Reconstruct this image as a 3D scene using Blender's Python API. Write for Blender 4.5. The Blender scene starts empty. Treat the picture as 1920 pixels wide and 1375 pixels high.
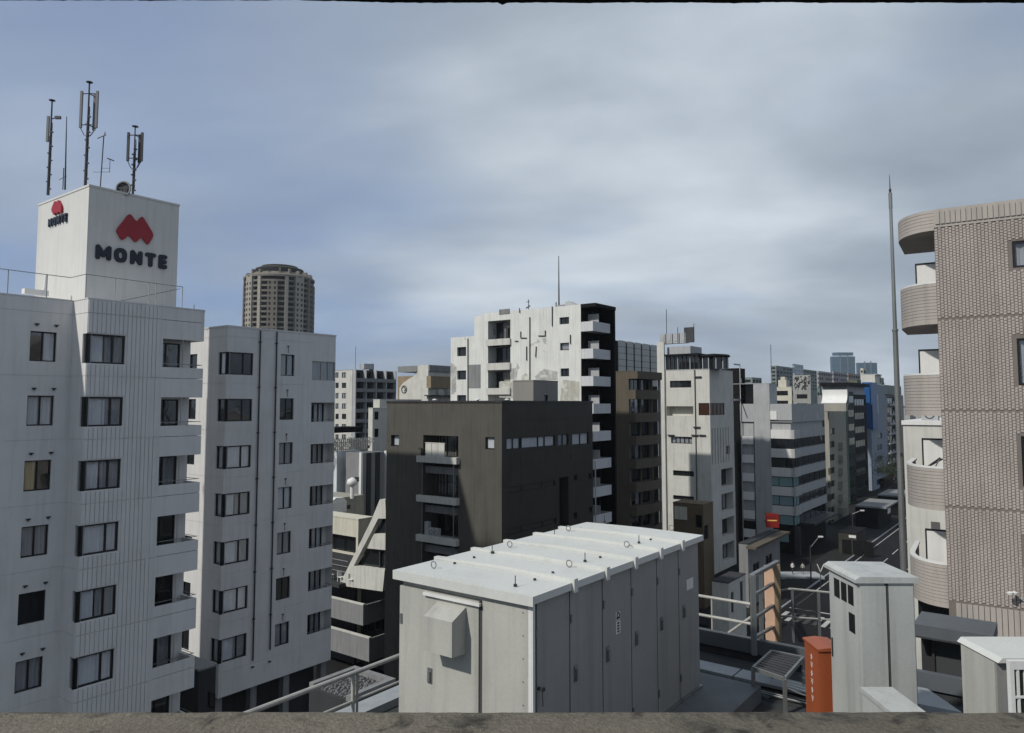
import bpy, bmesh, math, random
from mathutils import Matrix, Vector, noise
RN = random.Random(11)
COL = bpy.context.scene.collection
SC = bpy.context.scene
rad = math.radians
# ------------------------------------------------------------------ camera, sky, sun, exposure
PITCH = math.atan(95 / 1380.0)
FPX, CX, CY = 1380.0, 960.0, 662.0
cam = bpy.data.objects.new('camera', bpy.data.cameras.new('camera')); COL.objects.link(cam)
cam.location = (0, 0, 0); cam.rotation_euler = (math.pi / 2 + PITCH, 0, 0)
cam.data.sensor_width = 36; cam.data.sensor_fit = 'HORIZONTAL'; cam.data.lens = FPX / 1920 * 36
cam.data.shift_y = -(687.5 - 662) / 1920.0
cam.data.clip_start = 0.05; cam.data.clip_end = 9000
SC.camera = cam
SUN = Vector((-0.36, -0.255, 0.40)).normalized()
world = bpy.data.worlds.new('World'); SC.world = world; world.use_nodes = True
nt = world.node_tree; nt.nodes.clear()
def N(t, kind, **kw):
    n = t.nodes.new(kind)
    for k, v in kw.items():
        if k in ('operation', 'blend_type', 'data_type', 'sky_type', 'sun_disc', 'sun_elevation', 'sun_rotation', 'noise_dimensions', 'feature', 'interpolation', 'label', 'dust_density', 'air_density', 'ozone_density', 'use_clamp', 'clamp'):
            setattr(n, k, v)
        else: n.inputs[k].default_value = v
    return n
def ramp(t, stops):
    r = t.nodes.new('ShaderNodeValToRGB'); e = r.color_ramp.elements
    while len(e) < len(stops): e.new(0.5)
    for i, (p, c) in enumerate(stops):
        e[i].position = p; e[i].color = (c, c, c, 1) if isinstance(c, (int, float)) else tuple(c) + (1,)
    return r
L = nt.links.new
tc = N(nt, 'ShaderNodeTexCoord'); sky = N(nt, 'ShaderNodeTexSky', sky_type='NISHITA', sun_disc=False,
    sun_elevation=math.asin(SUN.z), sun_rotation=math.atan2(SUN.x, SUN.y), dust_density=2.0, ozone_density=2.0)
sep = N(nt, 'ShaderNodeSeparateXYZ'); L(tc.outputs['Generated'], sep.inputs[0])
zc = N(nt, 'ShaderNodeMath', operation='MAXIMUM'); L(sep.outputs[2], zc.inputs[0]); zc.inputs[1].default_value = 0.0
za = N(nt, 'ShaderNodeMath', operation='ADD'); L(zc.outputs[0], za.inputs[0]); za.inputs[1].default_value = 0.24
dx = N(nt, 'ShaderNodeMath', operation='DIVIDE'); L(sep.outputs[0], dx.inputs[0]); L(za.outputs[0], dx.inputs[1])
dy = N(nt, 'ShaderNodeMath', operation='DIVIDE'); L(sep.outputs[1], dy.inputs[0]); L(za.outputs[0], dy.inputs[1])
cmb = N(nt, 'ShaderNodeCombineXYZ'); L(dx.outputs[0], cmb.inputs[0]); L(dy.outputs[0], cmb.inputs[1])
mp = N(nt, 'ShaderNodeMapping'); L(cmb.outputs[0], mp.inputs[0])
mp.inputs['Scale'].default_value = (0.62, 0.95, 1); mp.inputs['Rotation'].default_value = (0, 0, 0.5); mp.inputs['Location'].default_value = (5.1, 2.3, 0)
n1 = N(nt, 'ShaderNodeTexNoise', Scale=1.25, Detail=7.0, Roughness=0.50, Distortion=0.22); L(mp.outputs[0], n1.inputs[0])
n2 = N(nt, 'ShaderNodeTexNoise', Scale=0.75, Detail=4.0, Roughness=0.5, Distortion=0.3); L(mp.outputs[0], n2.inputs[0])
ccol = ramp(nt, [(0.30, (0.205, 0.242, 0.298)), (0.51, (0.315, 0.366, 0.425)), (0.72, (0.50, 0.56, 0.62))])
rgt = N(nt, 'ShaderNodeVectorMath', operation='DOT_PRODUCT'); L(tc.outputs['Generated'], rgt.inputs[0]); rgt.inputs[1].default_value = (0.45, 0.85, 0.27)
rgm = N(nt, 'ShaderNodeMapRange'); L(rgt.outputs['Value'], rgm.inputs[0]); rgm.inputs[1].default_value = 0.85; rgm.inputs[2].default_value = 1.0; rgm.inputs[3].default_value = 0.0; rgm.inputs[4].default_value = -0.035
# the sheet is brightest high in the middle and heavier to the right
brd = N(nt, 'ShaderNodeVectorMath', operation='DOT_PRODUCT'); L(tc.outputs['Generated'], brd.inputs[0]); brd.inputs[1].default_value = (0.02, 0.90, 0.44)
brm = N(nt, 'ShaderNodeMapRange'); L(brd.outputs['Value'], brm.inputs[0]); brm.inputs[1].default_value = 0.80; brm.inputs[2].default_value = 1.0; brm.inputs[3].default_value = -0.03; brm.inputs[4].default_value = 0.085
brs = N(nt, 'ShaderNodeMath', operation='ADD'); L(n1.outputs[0], brs.inputs[0]); L(brm.outputs[0], brs.inputs[1]); brt = N(nt, 'ShaderNodeMath', operation='ADD'); L(brs.outputs[0], brt.inputs[0]); L(rgm.outputs[0], brt.inputs[1]); L(brt.outputs[0], ccol.inputs[0])
# the cloud sheet is thinner towards the upper left of the view, where blue shows through
lft = N(nt, 'ShaderNodeVectorMath', operation='DOT_PRODUCT'); L(tc.outputs['Generated'], lft.inputs[0]); lft.inputs[1].default_value = (-0.52, 0.71, 0.47)
lm = N(nt, 'ShaderNodeMapRange'); L(lft.outputs['Value'], lm.inputs[0]); lm.inputs[1].default_value = 0.80; lm.inputs[2].default_value = 1.0; lm.inputs[3].default_value = 0.0; lm.inputs[4].default_value = 0.26
cov = N(nt, 'ShaderNodeMath', operation='SUBTRACT'); L(n2.outputs[0], cov.inputs[0]); L(lm.outputs[0], cov.inputs[1])
cr = ramp(nt, [(0.22, 0.10), (0.46, 1.0)]); L(cov.outputs[0], cr.inputs[0])
skm = N(nt, 'ShaderNodeMix', data_type='RGBA', blend_type='MULTIPLY'); skm.inputs[0].default_value = 1.0
L(sky.outputs[0], skm.inputs[6]); skm.inputs[7].default_value = (0.85, 0.9, 1.0, 1)
blue = N(nt, 'ShaderNodeMix', data_type='RGBA', blend_type='MIX'); blue.inputs[0].default_value = 0.6
L(skm.outputs[2], blue.inputs[6]); blue.inputs[7].default_value = (1.7, 2.4, 4.3, 1)
c10 = N(nt, 'ShaderNodeVectorMath', operation='SCALE'); L(ccol.outputs[0], c10.inputs[0]); c10.inputs['Scale'].default_value = 10.0
mx = N(nt, 'ShaderNodeMix', data_type='RGBA', blend_type='MIX'); L(cr.outputs[0], mx.inputs[0]); L(blue.outputs[2], mx.inputs[6]); L(c10.outputs[0], mx.inputs[7])
bg = N(nt, 'ShaderNodeBackground', Strength=0.1); L(mx.outputs[2], bg.inputs[0])
wo = N(nt, 'ShaderNodeOutputWorld'); L(bg.outputs[0], wo.inputs[0])
sl = bpy.data.lights.new('sun', 'SUN'); sl.energy = 2.8; sl.angle = rad(1.6); sl.color = (1.0, 0.96, 0.88)
so = bpy.data.objects.new('sun', sl); COL.objects.link(so); so.rotation_euler = SUN.to_track_quat('Z', 'Y').to_euler()
SC.view_settings.view_transform = 'Standard'; SC.view_settings.look = 'None'
SC.view_settings.exposure = 0.33; SC.view_settings.gamma = 1.0; SC.view_settings.use_curve_mapping = False

# ------------------------------------------------------------------ camera geometry helpers
# the street grid of this quarter: u runs away to the right, v away to the left
UD = Vector((0.6, 0.8, 0)); VD = Vector((-0.8, 0.6, 0))
RA = math.atan2(0.8, 0.6)
CPI, SPI = math.cos(PITCH), math.sin(PITCH)
def ray(px, py):
    a = (px - CX) / FPX; b = (CY - py) / FPX
    return Vector((a, CPI - b * SPI, SPI + b * CPI))
def atY(px, py, Y):
    r = ray(px, py); return r * (Y / r.y)
def onZ(px, py, z):
    r = ray(px, py); return r * (z / r.z)
def uv(p): return (p.x * .6 + p.y * .8, -p.x * .8 + p.y * .6)
def W2(u, v, z=0): return Vector((.6 * u - .8 * v, .8 * u + .6 * v, z))
GZ = -24.0
T = Matrix.Translation
def RZ(a): return Matrix.Rotation(a, 4, 'Z')

# ------------------------------------------------------------------ materials
MATS = {}
def mat(name, col, rough=.75, var=.12, streak=.25, bump=.12, scale=.7, metal=0.0, spec=.4, fine=.05, patch=None, fs=26.0):
    if name in MATS: return MATS[name]
    m = bpy.data.materials.new(name); m.use_nodes = True; t = m.node_tree; t.nodes.clear(); l = t.links.new
    out = N(t, 'ShaderNodeOutputMaterial'); bs = N(t, 'ShaderNodeBsdfPrincipled', Roughness=rough, Metallic=metal)
    bs.inputs['Specular IOR Level'].default_value = spec
    g = N(t, 'ShaderNodeNewGeometry')
    na = N(t, 'ShaderNodeTexNoise', Scale=scale, Detail=5.0, Roughness=.6); l(g.outputs['Position'], na.inputs[0])
    ms = N(t, 'ShaderNodeMapping'); l(g.outputs['Position'], ms.inputs[0]); ms.inputs['Scale'].default_value = (4.0, 4.0, .22)
    nb = N(t, 'ShaderNodeTexNoise', Scale=1.0, Detail=4.0, Roughness=.65); l(ms.outputs[0], nb.inputs[0])
    nf = N(t, 'ShaderNodeTexNoise', Scale=fs, Detail=4.0, Roughness=.7); l(g.outputs['Position'], nf.inputs[0])
    r1 = ramp(t, [(.3, 1 - var), (.7, 1 + var * .35)]); l(na.outputs[0], r1.inputs[0])
    r2 = ramp(t, [(.30, 1 - streak), (.52, 1.0)]); l(nb.outputs[0], r2.inputs[0])
    r3 = ramp(t, [(.3, 1 - fine), (.7, 1 + fine)]); l(nf.outputs[0], r3.inputs[0])
    a = N(t, 'ShaderNodeMix', data_type='RGBA', blend_type='MULTIPLY'); a.inputs[0].default_value = 1; a.inputs[6].default_value = (*col, 1); l(r1.outputs[0], a.inputs[7])
    b = N(t, 'ShaderNodeMix', data_type='RGBA', blend_type='MULTIPLY'); b.inputs[0].default_value = 1; l(a.outputs[2], b.inputs[6]); l(r2.outputs[0], b.inputs[7])
    c = N(t, 'ShaderNodeMix', data_type='RGBA', blend_type='MULTIPLY'); c.inputs[0].default_value = 1; l(b.outputs[2], c.inputs[6]); l(r3.outputs[0], c.inputs[7])
    res = c.outputs[2]
    if patch:
        pc, ps, lo, hi = patch
        np_ = N(t, 'ShaderNodeTexNoise', Scale=ps, Detail=7.0, Roughness=.62, Distortion=.8); l(g.outputs['Position'], np_.inputs[0])
        rp = ramp(t, [(lo, 0.0), (hi, 1.0)]); l(np_.outputs[0], rp.inputs[0])
        d = N(t, 'ShaderNodeMix', data_type='RGBA', blend_type='MIX'); l(rp.outputs[0], d.inputs[0]); l(res, d.inputs[6]); d.inputs[7].default_value = (*pc, 1)
        res = d.outputs[2]
    l(res, bs.inputs['Base Color'])
    if bump:
        bp = N(t, 'ShaderNodeBump', Strength=bump, Distance=.02); l(nf.outputs[0], bp.inputs['Height']); l(bp.outputs[0], bs.inputs['Normal'])
    l(bs.outputs[0], out.inputs[0]); MATS[name] = m
    return m
def glass(name, tint, trans, rough=.03):
    m = bpy.data.materials.new(name); m.use_nodes = True; t = m.node_tree; t.nodes.clear(); l = t.links.new
    out = N(t, 'ShaderNodeOutputMaterial'); fr = N(t, 'ShaderNodeFresnel'); gb = N(t, 'ShaderNodeNewGeometry'); io = N(t, 'ShaderNodeMapRange'); io.inputs[3].default_value = 1.5; io.inputs[4].default_value = .6667; l(gb.outputs['Backfacing'], io.inputs[0]); l(io.outputs[0], fr.inputs['IOR'])
    ma = N(t, 'ShaderNodeMath', operation='MULTIPLY_ADD', use_clamp=True); l(fr.outputs[0], ma.inputs[0]); ma.inputs[1].default_value = 1.0; ma.inputs[2].default_value = .02
    gl = N(t, 'ShaderNodeBsdfGlossy', Roughness=rough); gl.inputs[0].default_value = (.9, .95, 1, 1)
    if trans: b2 = N(t, 'ShaderNodeBsdfTransparent'); b2.inputs[0].default_value = (*tint, 1)
    else: b2 = N(t, 'ShaderNodeBsdfDiffuse'); b2.inputs[0].default_value = (*tint, 1)
    mi = N(t, 'ShaderNodeMixShader'); l(ma.outputs[0], mi.inputs[0]); l(b2.outputs[0], mi.inputs[1]); l(gl.outputs[0], mi.inputs[2]); l(mi.outputs[0], out.inputs[0])
    g = N(t, 'ShaderNodeNewGeometry'); nn = N(t, 'ShaderNodeTexNoise', Scale=.9, Detail=1.0); l(g.outputs['Position'], nn.inputs[0])
    bp = N(t, 'ShaderNodeBump', Strength=.25, Distance=.05); l(nn.outputs[0], bp.inputs['Height']); l(bp.outputs[0], gl.inputs['Normal'])
    return m
GL = glass('window_glass', (.90, .905, .91), True)
GLD = glass('dark_glass', (.012, .014, .016), False)
GLT = glass('teal_glass', (.17, .27, .28), False, .06)
GLB = glass('blue_glass', (.05, .09, .13), False, .1)
white = mat('white_tile', (.60, .592, .585), .55, .07, .11, .06, spec=.12)
white_b = mat('white_tile_grey', (.57, .562, .555), .6, .08, .12, .06, spec=.12)
sign_white = mat('tower_white', (.54, .535, .515), .6, .06, .1, .05)
black = mat('black_frame', (.008, .008, .009), .4, .05, 0, 0)
curt = mat('pale_curtain', (.80, .82, .86), .9, .1, .1, 0)
curt2 = mat('grey_curtain', (.42, .43, .46), .9, .1, .1, 0)
curt3 = mat('tan_blind', (.72, .56, .32), .9, .05, .05, 0)
metal = mat('galvanised', (.25, .26, .26), .45, .2, .3, .05, metal=.6)
dkmetal = mat('dark_metal', (.05, .05, .055), .5, .3, .2, .05, metal=.3)
steelw = mat('painted_rail', (.36, .355, .33), .5, .15, .25, .1)
red = mat('logo_red', (.27, .012, .022), .45, .08, .05, 0)
navy = mat('letter_navy', (.010, .014, .028), .5, .1, 0, 0)
olive = mat('olive_brown_cladding', (.088, .084, .074), .6, .12, .22, .05, spec=.12)
olive2 = mat('dark_cladding_shaded', (.050, .047, .042), .35, .16, .2, .04, spec=.12)  # darker copy of the olive, with the side wall's shade in its colour
offw = mat('offwhite_concrete', (.50, .495, .46), .75, .1, .22, .1)
peel = mat('peeling_white', (.60, .605, .58), .85, .1, .18, .25, patch=((.34, .35, .335), .42, .62, .66))
cream = mat('cream_wall', (.50, .48, .40), .8, .1, .2, .1)
grey = mat('grey_wall', (.20, .203, .206), .8, .12, .25, .1)
lgrey = mat('light_grey_wall', (.34, .35, .36), .7, .1, .2, .1)
dgrey = mat('dark_grey_wall', (.045, .046, .049), .8, .15, .25, .1, spec=.12)
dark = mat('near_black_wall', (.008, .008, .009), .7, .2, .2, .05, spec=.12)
brown = mat('brown_wall', (.105, .090, .070), .7, .1, .2, .08, spec=.12)
ochre = mat('ochre_wall', (.13, .095, .06), .8, .15, .25, .1)
beige = mat('beige_wall', (.29, .28, .24), .8, .12, .25, .1)
greenw = mat('dark_green_wall', (.022, .038, .034), .6, .2, .3, .05, spec=.12)
bluep = mat('blue_panel', (.012, .075, .23), .4, .12, .15, .02)
bluew = mat('pale_blue_wall', (.22, .26, .32), .7, .1, .25, .08)
tan = mat('tan_wall', (.24, .18, .115), .8, .15, .2, .1)
bronze = mat('bronze_tower', (.155, .138, .115), .7, .15, .2, .1)
bronze_l = mat('pale_stone', (.31, .29, .25), .7, .15, .2, .1)
farc = mat('far_concrete', (.33, .335, .32), .8, .25, .4, .1, scale=.08)
farg = mat('far_greenish', (.19, .225, .22), .8, .3, .4, .1, scale=.08)
tile_m = mat('pinkish_tile', (.37, .325, .30), .7, .16, .15, .2)
tile_g = mat('tile_joint', (.165, .142, .130), .9, .1, .1, .1)
boardm = mat('greige_board', (.36, .325, .298), .7, .10, .15, .1)
coping = mat('white_coping', (.62, .62, .61), .6, .05, .1, .05)
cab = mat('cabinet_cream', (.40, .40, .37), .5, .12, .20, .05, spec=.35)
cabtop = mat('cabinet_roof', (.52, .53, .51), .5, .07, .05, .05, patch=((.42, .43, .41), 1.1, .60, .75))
cabg = mat('cabinet_side_shaded', (.25, .25, .245), .5, .12, .18, .05)  # darker than the front; shade of the door side is put into this grey
cabw = mat('white_cabinet', (.40, .415, .405), .5, .12, .22, .05)
redc = mat('red_cabinet', (.30, .075, .028), .45, .08, .12, .05)
gasket = mat('gasket', (.05, .05, .05), .8, .1, 0, 0)
deck = mat('roof_membrane', (.045, .048, .05), .85, .3, 0, .2, patch=((.05, .05, .048), 1.5, .5, .7), spec=.12)
plinth = mat('plinth_concrete', (.12, .13, .14), .8, .25, .1, .2)
fascia = mat('blue_grey_fascia', (.085, .095, .105), .5, .1, .12, .04)
trough = mat('trough_cover', (.28, .30, .315), .6, .12, .15, .05)
peach = mat('peach_panel', (.72, .47, .33), .6, .05, .08, .03)
asphalt = mat('asphalt', (.016, .016, .019), .85, .3, 0, .3, patch=((.013, .013, .015), .3, .45, .62), spec=.12)
paving = mat('pavement_slabs', (.026, .026, .026), .85, .25, 0, .3, spec=.12)
groundm = mat('city_ground', (.016, .016, .016), .9, .4, 0, .3, scale=.05, spec=.12)
paint = mat('road_paint', (.42, .42, .40), .7, .25, 0, .1, patch=((.2, .2, .2), 3.0, .55, .7))
conc = mat('stained_ledge', (.145, .128, .100), .9, .35, 0, .6, scale=2.5, fine=.30, patch=((.03, .025, .02), 9.0, .53, .66), fs=110.0)
cloth_w = mat('white_cloth', (.7, .7, .68), .9, .1, 0, 0)
cloth_d = mat('dark_cloth', (.03, .03, .035), .9, .1, 0, 0)
skin = mat('skin', (.45, .28, .20), .6, .05, 0, 0)
leafm = mat('leaves', (.020, .030, .014), .8, .5, 0, 0, scale=2.0)
bark = mat('bark', (.06, .045, .035), .9, .3, .3, .5)
signred = mat('sign_red', (.20, .014, .010), .4, .05, .1, 0)
yellow = mat('sign_yellow', (.75, .45, .12), .5, .05, 0, 0)

# ------------------------------------------------------------------ mesh builder
class MB:
    def __init__(s): s.v = []; s.f = []
    def add(s, vs, fs, M=None):
        b = len(s.v)
        s.v += [tuple(M @ Vector(p)) for p in vs] if M is not None else [tuple(p) for p in vs]
        s.f += [tuple(b + i for i in f) for f in fs]; return s
    def box(s, x0, x1, y0, y1, z0, z1, M=None):
        return s.add([(x0, y0, z0), (x1, y0, z0), (x1, y1, z0), (x0, y1, z0), (x0, y0, z1), (x1, y0, z1), (x1, y1, z1), (x0, y1, z1)],
              [(0, 3, 2, 1), (4, 5, 6, 7), (0, 1, 5, 4), (1, 2, 6, 5), (2, 3, 7, 6), (3, 0, 4, 7)], M)
    def quad(s, a, b, c, d, M=None): return s.add([a, b, c, d], [(0, 1, 2, 3)], M)
    def prism(s, poly, z0, z1, M=None):
        n = len(poly)
        return s.add([(x, y, z0) for x, y in poly] + [(x, y, z1) for x, y in poly],
              [tuple(range(n))[::-1], tuple(range(n, 2 * n))] + [(i, (i + 1) % n, n + (i + 1) % n, n + i) for i in range(n)], M)
    def slabpoly(s, poly, y0, y1, M=None):   # polygon in x,z extruded in y
        n = len(poly)
        return s.add([(x, y0, z) for x, z in poly] + [(x, y1, z) for x, z in poly],
              [tuple(range(n)), tuple(range(n, 2 * n))[::-1]] + [(i, n + i, n + (i + 1) % n, (i + 1) % n) for i in range(n)], M)
    def tube(s, p, q, r, n=8, r2=None, M=None):
        p = Vector(p); q = Vector(q); d = (q - p)
        if d.length < 1e-6: return s
        d.normalize(); a = d.orthogonal().normalized(); b = d.cross(a); r2 = r if r2 is None else r2
        vs = [p + (a * math.cos(2 * math.pi * i / n) + b * math.sin(2 * math.pi * i / n)) * r for i in range(n)]
        vs += [q + (a * math.cos(2 * math.pi * i / n) + b * math.sin(2 * math.pi * i / n)) * r2 for i in range(n)]
        return s.add(vs, [(i, (i + 1) % n, n + (i + 1) % n, n + i) for i in range(n)] + [tuple(range(n))[::-1], tuple(range(n, 2 * n))], M)
    def path(s, pts, r, n=6, M=None):
        for a, b in zip(pts, pts[1:]): s.tube(a, b, r, n, None, M)
        return s
    def ring(s, c, R, r, ax='z', n=16, k=6, M=None, a0=0, a1=2 * math.pi):
        c = Vector(c); closed = abs(a1 - a0) > 6.2; m = n if closed else n + 1; vs = []
        for i in range(m):
            t = a0 + (a1 - a0) * i / n
            for j in range(k):
                p = 2 * math.pi * j / k; rr = R + r * math.cos(p); h = r * math.sin(p)
                q = (rr * math.cos(t), rr * math.sin(t), h) if ax == 'z' else ((rr * math.cos(t), h, rr * math.sin(t)) if ax == 'y' else (h, rr * math.cos(t), rr * math.sin(t)))
                vs.append(c + Vector(q))
        fs = [(i * k + j, ((i + 1) % m) * k + j, ((i + 1) % m) * k + (j + 1) % k, i * k + (j + 1) % k) for i in range(n) for j in range(k)]
        return s.add(vs, fs, M)
    def lathe(s, c, prof, n=16, M=None):
        c = Vector(c); vs = []; fs = []; m = len(prof)
        for i in range(n):
            t = 2 * math.pi * i / n
            vs += [c + Vector((r * math.cos(t), r * math.sin(t), z)) for r, z in prof]
        for i in range(n):
            for j in range(m - 1): fs.append((i * m + j, ((i + 1) % n) * m + j, ((i + 1) % n) * m + j + 1, i * m + j + 1))
        fs.append(tuple(i * m for i in range(n))[::-1]); fs.append(tuple(i * m + m - 1 for i in range(n)))
        return s.add(vs, fs, M)
    def mesh(s, name, m, smooth=False):
        me = bpy.data.meshes.new(name); me.from_pydata(s.v, [], s.f); me.materials.append(m)
        if smooth: me.polygons.foreach_set('use_smooth', [True] * len(me.polygons))
        me.update(); return me
    def build(s, name, m, parent=None, M=None, smooth=False):
        return link(name, s.mesh(name, m, smooth), parent, M)
def link(name, me, parent=None, M=None):
    o = bpy.data.objects.new(name, me); COL.objects.link(o)
    if parent is not None: o.parent = parent
    if M is not None: o.matrix_local = M
    return o
def tag(o, label=None, cat=None, group=None, kind=None):
    if label: o['label'] = label
    if cat: o['category'] = cat
    if group: o['group'] = group
    if kind: o['kind'] = kind
    return o
def thing(name, label, cat, loc, rot=0, group=None):
    o = bpy.data.objects.new(name, None); COL.objects.link(o); o.matrix_local = T(loc) @ RZ(rot)
    return tag(o, label, cat, group)
def copy_tree(o, parent=None):
    c = o.copy(); COL.objects.link(c); c.parent = parent
    for ch in [k for k in KIDS.get(o.name, [])]: copy_tree(ch, c)
    return c
KIDS = {}

# ------------------------------------------------------------------ windows
WC = {}
def cmesh(key, fn):
    if key not in WC: WC[key] = fn()
    return WC[key]
def window(parent, M, w, h, n=2, cur=None, fm=None, gm=None, ft=.06, ratio=None, sill=False, hbar=None):
    """frame (part) with panes and curtain (sub-parts); local x across, y inward, z up"""
    fm = fm or black; gm = gm or (GL if cur else GLD)
    w_, h_ = round(w, 2), round(h, 2); cuts = [0]
    if ratio: 
        for r in ratio: cuts.append(r * w)
    else:
        for i in range(1, n): cuts.append(w * i / n)
    cuts.append(w)
    def fr():
        b = MB(); b.box(0, w, 0, .09, 0, ft); b.box(0, w, 0, .09, h - ft, h)
        for c in cuts:
            a = min(max(c - ft / 2, 0), w - ft); b.box(a, a + ft, .003, .087, ft, h - ft)
        if hbar: b.box(ft, w - ft, .006, .08, h * hbar - ft / 2, h * hbar + ft / 2)
        return b.mesh('window', fm)
    f = link('window', cmesh(('f', w_, h_, fm.name, ft, tuple(round(c, 2) for c in cuts), hbar), fr), parent, M)
    for a, c in zip(cuts, cuts[1:]):
        pw = round(c - a, 2)
        pm = cmesh(('p', pw, h_, gm.name), lambda: MB().box(.01, c - a - .01, 0, .012, .01, h - .01).mesh('pane', gm))
        link('pane', pm, f, T((a, .045, 0)))
    if cur:
        for cur_ in (cur if isinstance(cur, tuple) else (cur,)): _curtain(f, cur_, w, h)
    return f
def _curtain(f, cur, w, h):
    if 1:
        segs = {'full': [(0, 1)], 'left': [(0, .45)], 'right': [(.5, 1)], 'mid': [(.08, .62)], 'sides': [(0, .28), (.72, 1)]}
        cm = curt2 if 'grey' in cur else (curt3 if 'tan' in cur else curt); kind = cur.split('_')[-1]
        for a, c in segs.get(kind, [(0, 1)]):
            cw = round((c - a) * w, 2)
            def cf():
                k = max(6, int(cw / .05)); vs = []
                for i in range(k + 1):
                    x = cw * i / k; y = .022 * math.sin(i * 1.9 + .4 * math.sin(i))
                    vs += [(x, y, 0.01), (x, y, h - .01)]
                return MB().add(vs, [(2 * i, 2 * i + 2, 2 * i + 3, 2 * i + 1) for i in range(k)]).mesh('curtain', cm)
            link('curtain', cmesh(('c', cw, round(h, 2), cm.name), cf), f, T((a * w, .13, 0)))

# ------------------------------------------------------------------ buildings
class Bld:
    def __init__(s, name, label, cat, px, py, Y, base=GZ, rot=RA, group=None, wall=None):
        p = atY(px, py, Y); s.x, s.y = p.x, p.y; s.base = base; s.rot = rot; s.wallm = wall or white
        s.W = T((s.x, s.y, 0)) @ RZ(rot); s.root = thing(name, label, cat, (s.x, s.y, base), rot, group); s.wall = MB()
    def M(s, M=None): return T((0, 0, -s.base)) @ (M if M is not None else Matrix())
    def part(s, name, mb, m, smooth=False): return mb.build(name, m, s.root, s.M(), smooth)
    def face(s, kind, off=0.0): return Face(s, kind, off)
    def close(s, wr, wl, z0, z1, roofm=None, r0=0.0, l0=0.0):
        w = s.wall
        w.quad((wr, l0, z0), (wr, wl, z0), (wr, wl, z1), (wr, l0, z1)); w.quad((wr, wl, z0), (r0, wl, z0), (r0, wl, z1), (wr, wl, z1))
        r = MB().box(r0 - .03, wr + .03, l0 - .03, wl + .03, z1 + .001, z1 + .10); s.part('roof', r, roofm or s.wallm)
    def done(s): return s.part('wall', s.wall, s.wallm)
class Face:
    def __init__(s, b, kind, off):
        s.b = b
        s.Mf = T((0, off, 0)) if kind == 'R' else T((off, 0, 0)) @ RZ(-math.pi / 2)
        s.inv = (b.W @ s.Mf).inverted(); s.holes = []
    def at(s, px, py):
        o = s.inv @ Vector((0, 0, 0)); d = s.inv.to_3x3() @ ray(px, py); t = -o.y / d.y
        return o.x + t * d.x, o.z + t * d.z
    def s_(s, px, py=757): return s.at(px, py)[0]
    def z_(s, px, py): return s.at(px, py)[1]
    def rect(s, x0, x1, y0, y1):
        my, mx_ = (y0 + y1) / 2, (x0 + x1) / 2
        return s.s_(x0, my), s.s_(x1, my), s.z_(mx_, y1), s.z_(mx_, y0)
    def hole(s, s0, s1, z0, z1, d=.12, back=False, skip=''): s.holes.append((s0, s1, z0, z1, d, back, skip))
    def winsz(s, s0, s1, z0, z1, d=.12, skip='', **kw):
        s.hole(s0, s1, z0, z1, d, False, skip)
        return window(s.b.root, s.b.M(s.Mf @ T((s0, d, z0))), s1 - s0, z1 - z0, **kw)
    def win(s, x0, x1, y0, y1, **kw): return s.winsz(*s.rect(x0, x1, y0, y1), **kw)
    def panel(s, mb, s0, s1, z0, z1, d0, d1): mb.box(s0, s1, d0, d1, z0, z1, s.Mf)
    def finish(s, s0, s1, z0, z1, mb=None):
        mb = mb or s.b.wall; H = []
        for h in s.holes:
            a = (max(h[0], s0), min(h[1], s1), max(h[2], z0), min(h[3], z1)) + h[4:]
            if a[1] - a[0] > .005 and a[3] - a[2] > .005: H.append(a)
        xs = sorted({s0, s1} | {round(h[i], 4) for h in H for i in (0, 1)}); zs = sorted({z0, z1} | {round(h[i], 4) for h in H for i in (2, 3)})
        for zi in range(len(zs) - 1):
            run = None
            for xi in range(len(xs) - 1):
                cx, cz = (xs[xi] + xs[xi + 1]) / 2, (zs[zi] + zs[zi + 1]) / 2
                inh = any(h[0] < cx < h[1] and h[2] < cz < h[3] for h in H)
                if not inh:
                    if run is None: run = xs[xi]
                if inh or xi == len(xs) - 2:
                    e = xs[xi] if inh else xs[xi + 1]
                    if run is not None: mb.quad((run, 0, zs[zi]), (e, 0, zs[zi]), (e, 0, zs[zi + 1]), (run, 0, zs[zi + 1]), s.Mf)
                    run = None
        for a, b, c, e, d, back, skip in H:
            if 'l' not in skip: mb.quad((a, 0, c), (a, 0, e), (a, d, e), (a, d, c), s.Mf)
            if 'r' not in skip: mb.quad((b, 0, c), (b, d, c), (b, d, e), (b, 0, e), s.Mf)
            mb.quad((a, 0, c), (a, d, c), (b, d, c), (b, 0, c), s.Mf); mb.quad((a, 0, e), (b, 0, e), (b, d, e), (a, d, e), s.Mf)
            if back: mb.quad((a, d, c), (b, d, c), (b, d, e), (a, d, e), s.Mf)
        s.holes = []

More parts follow.
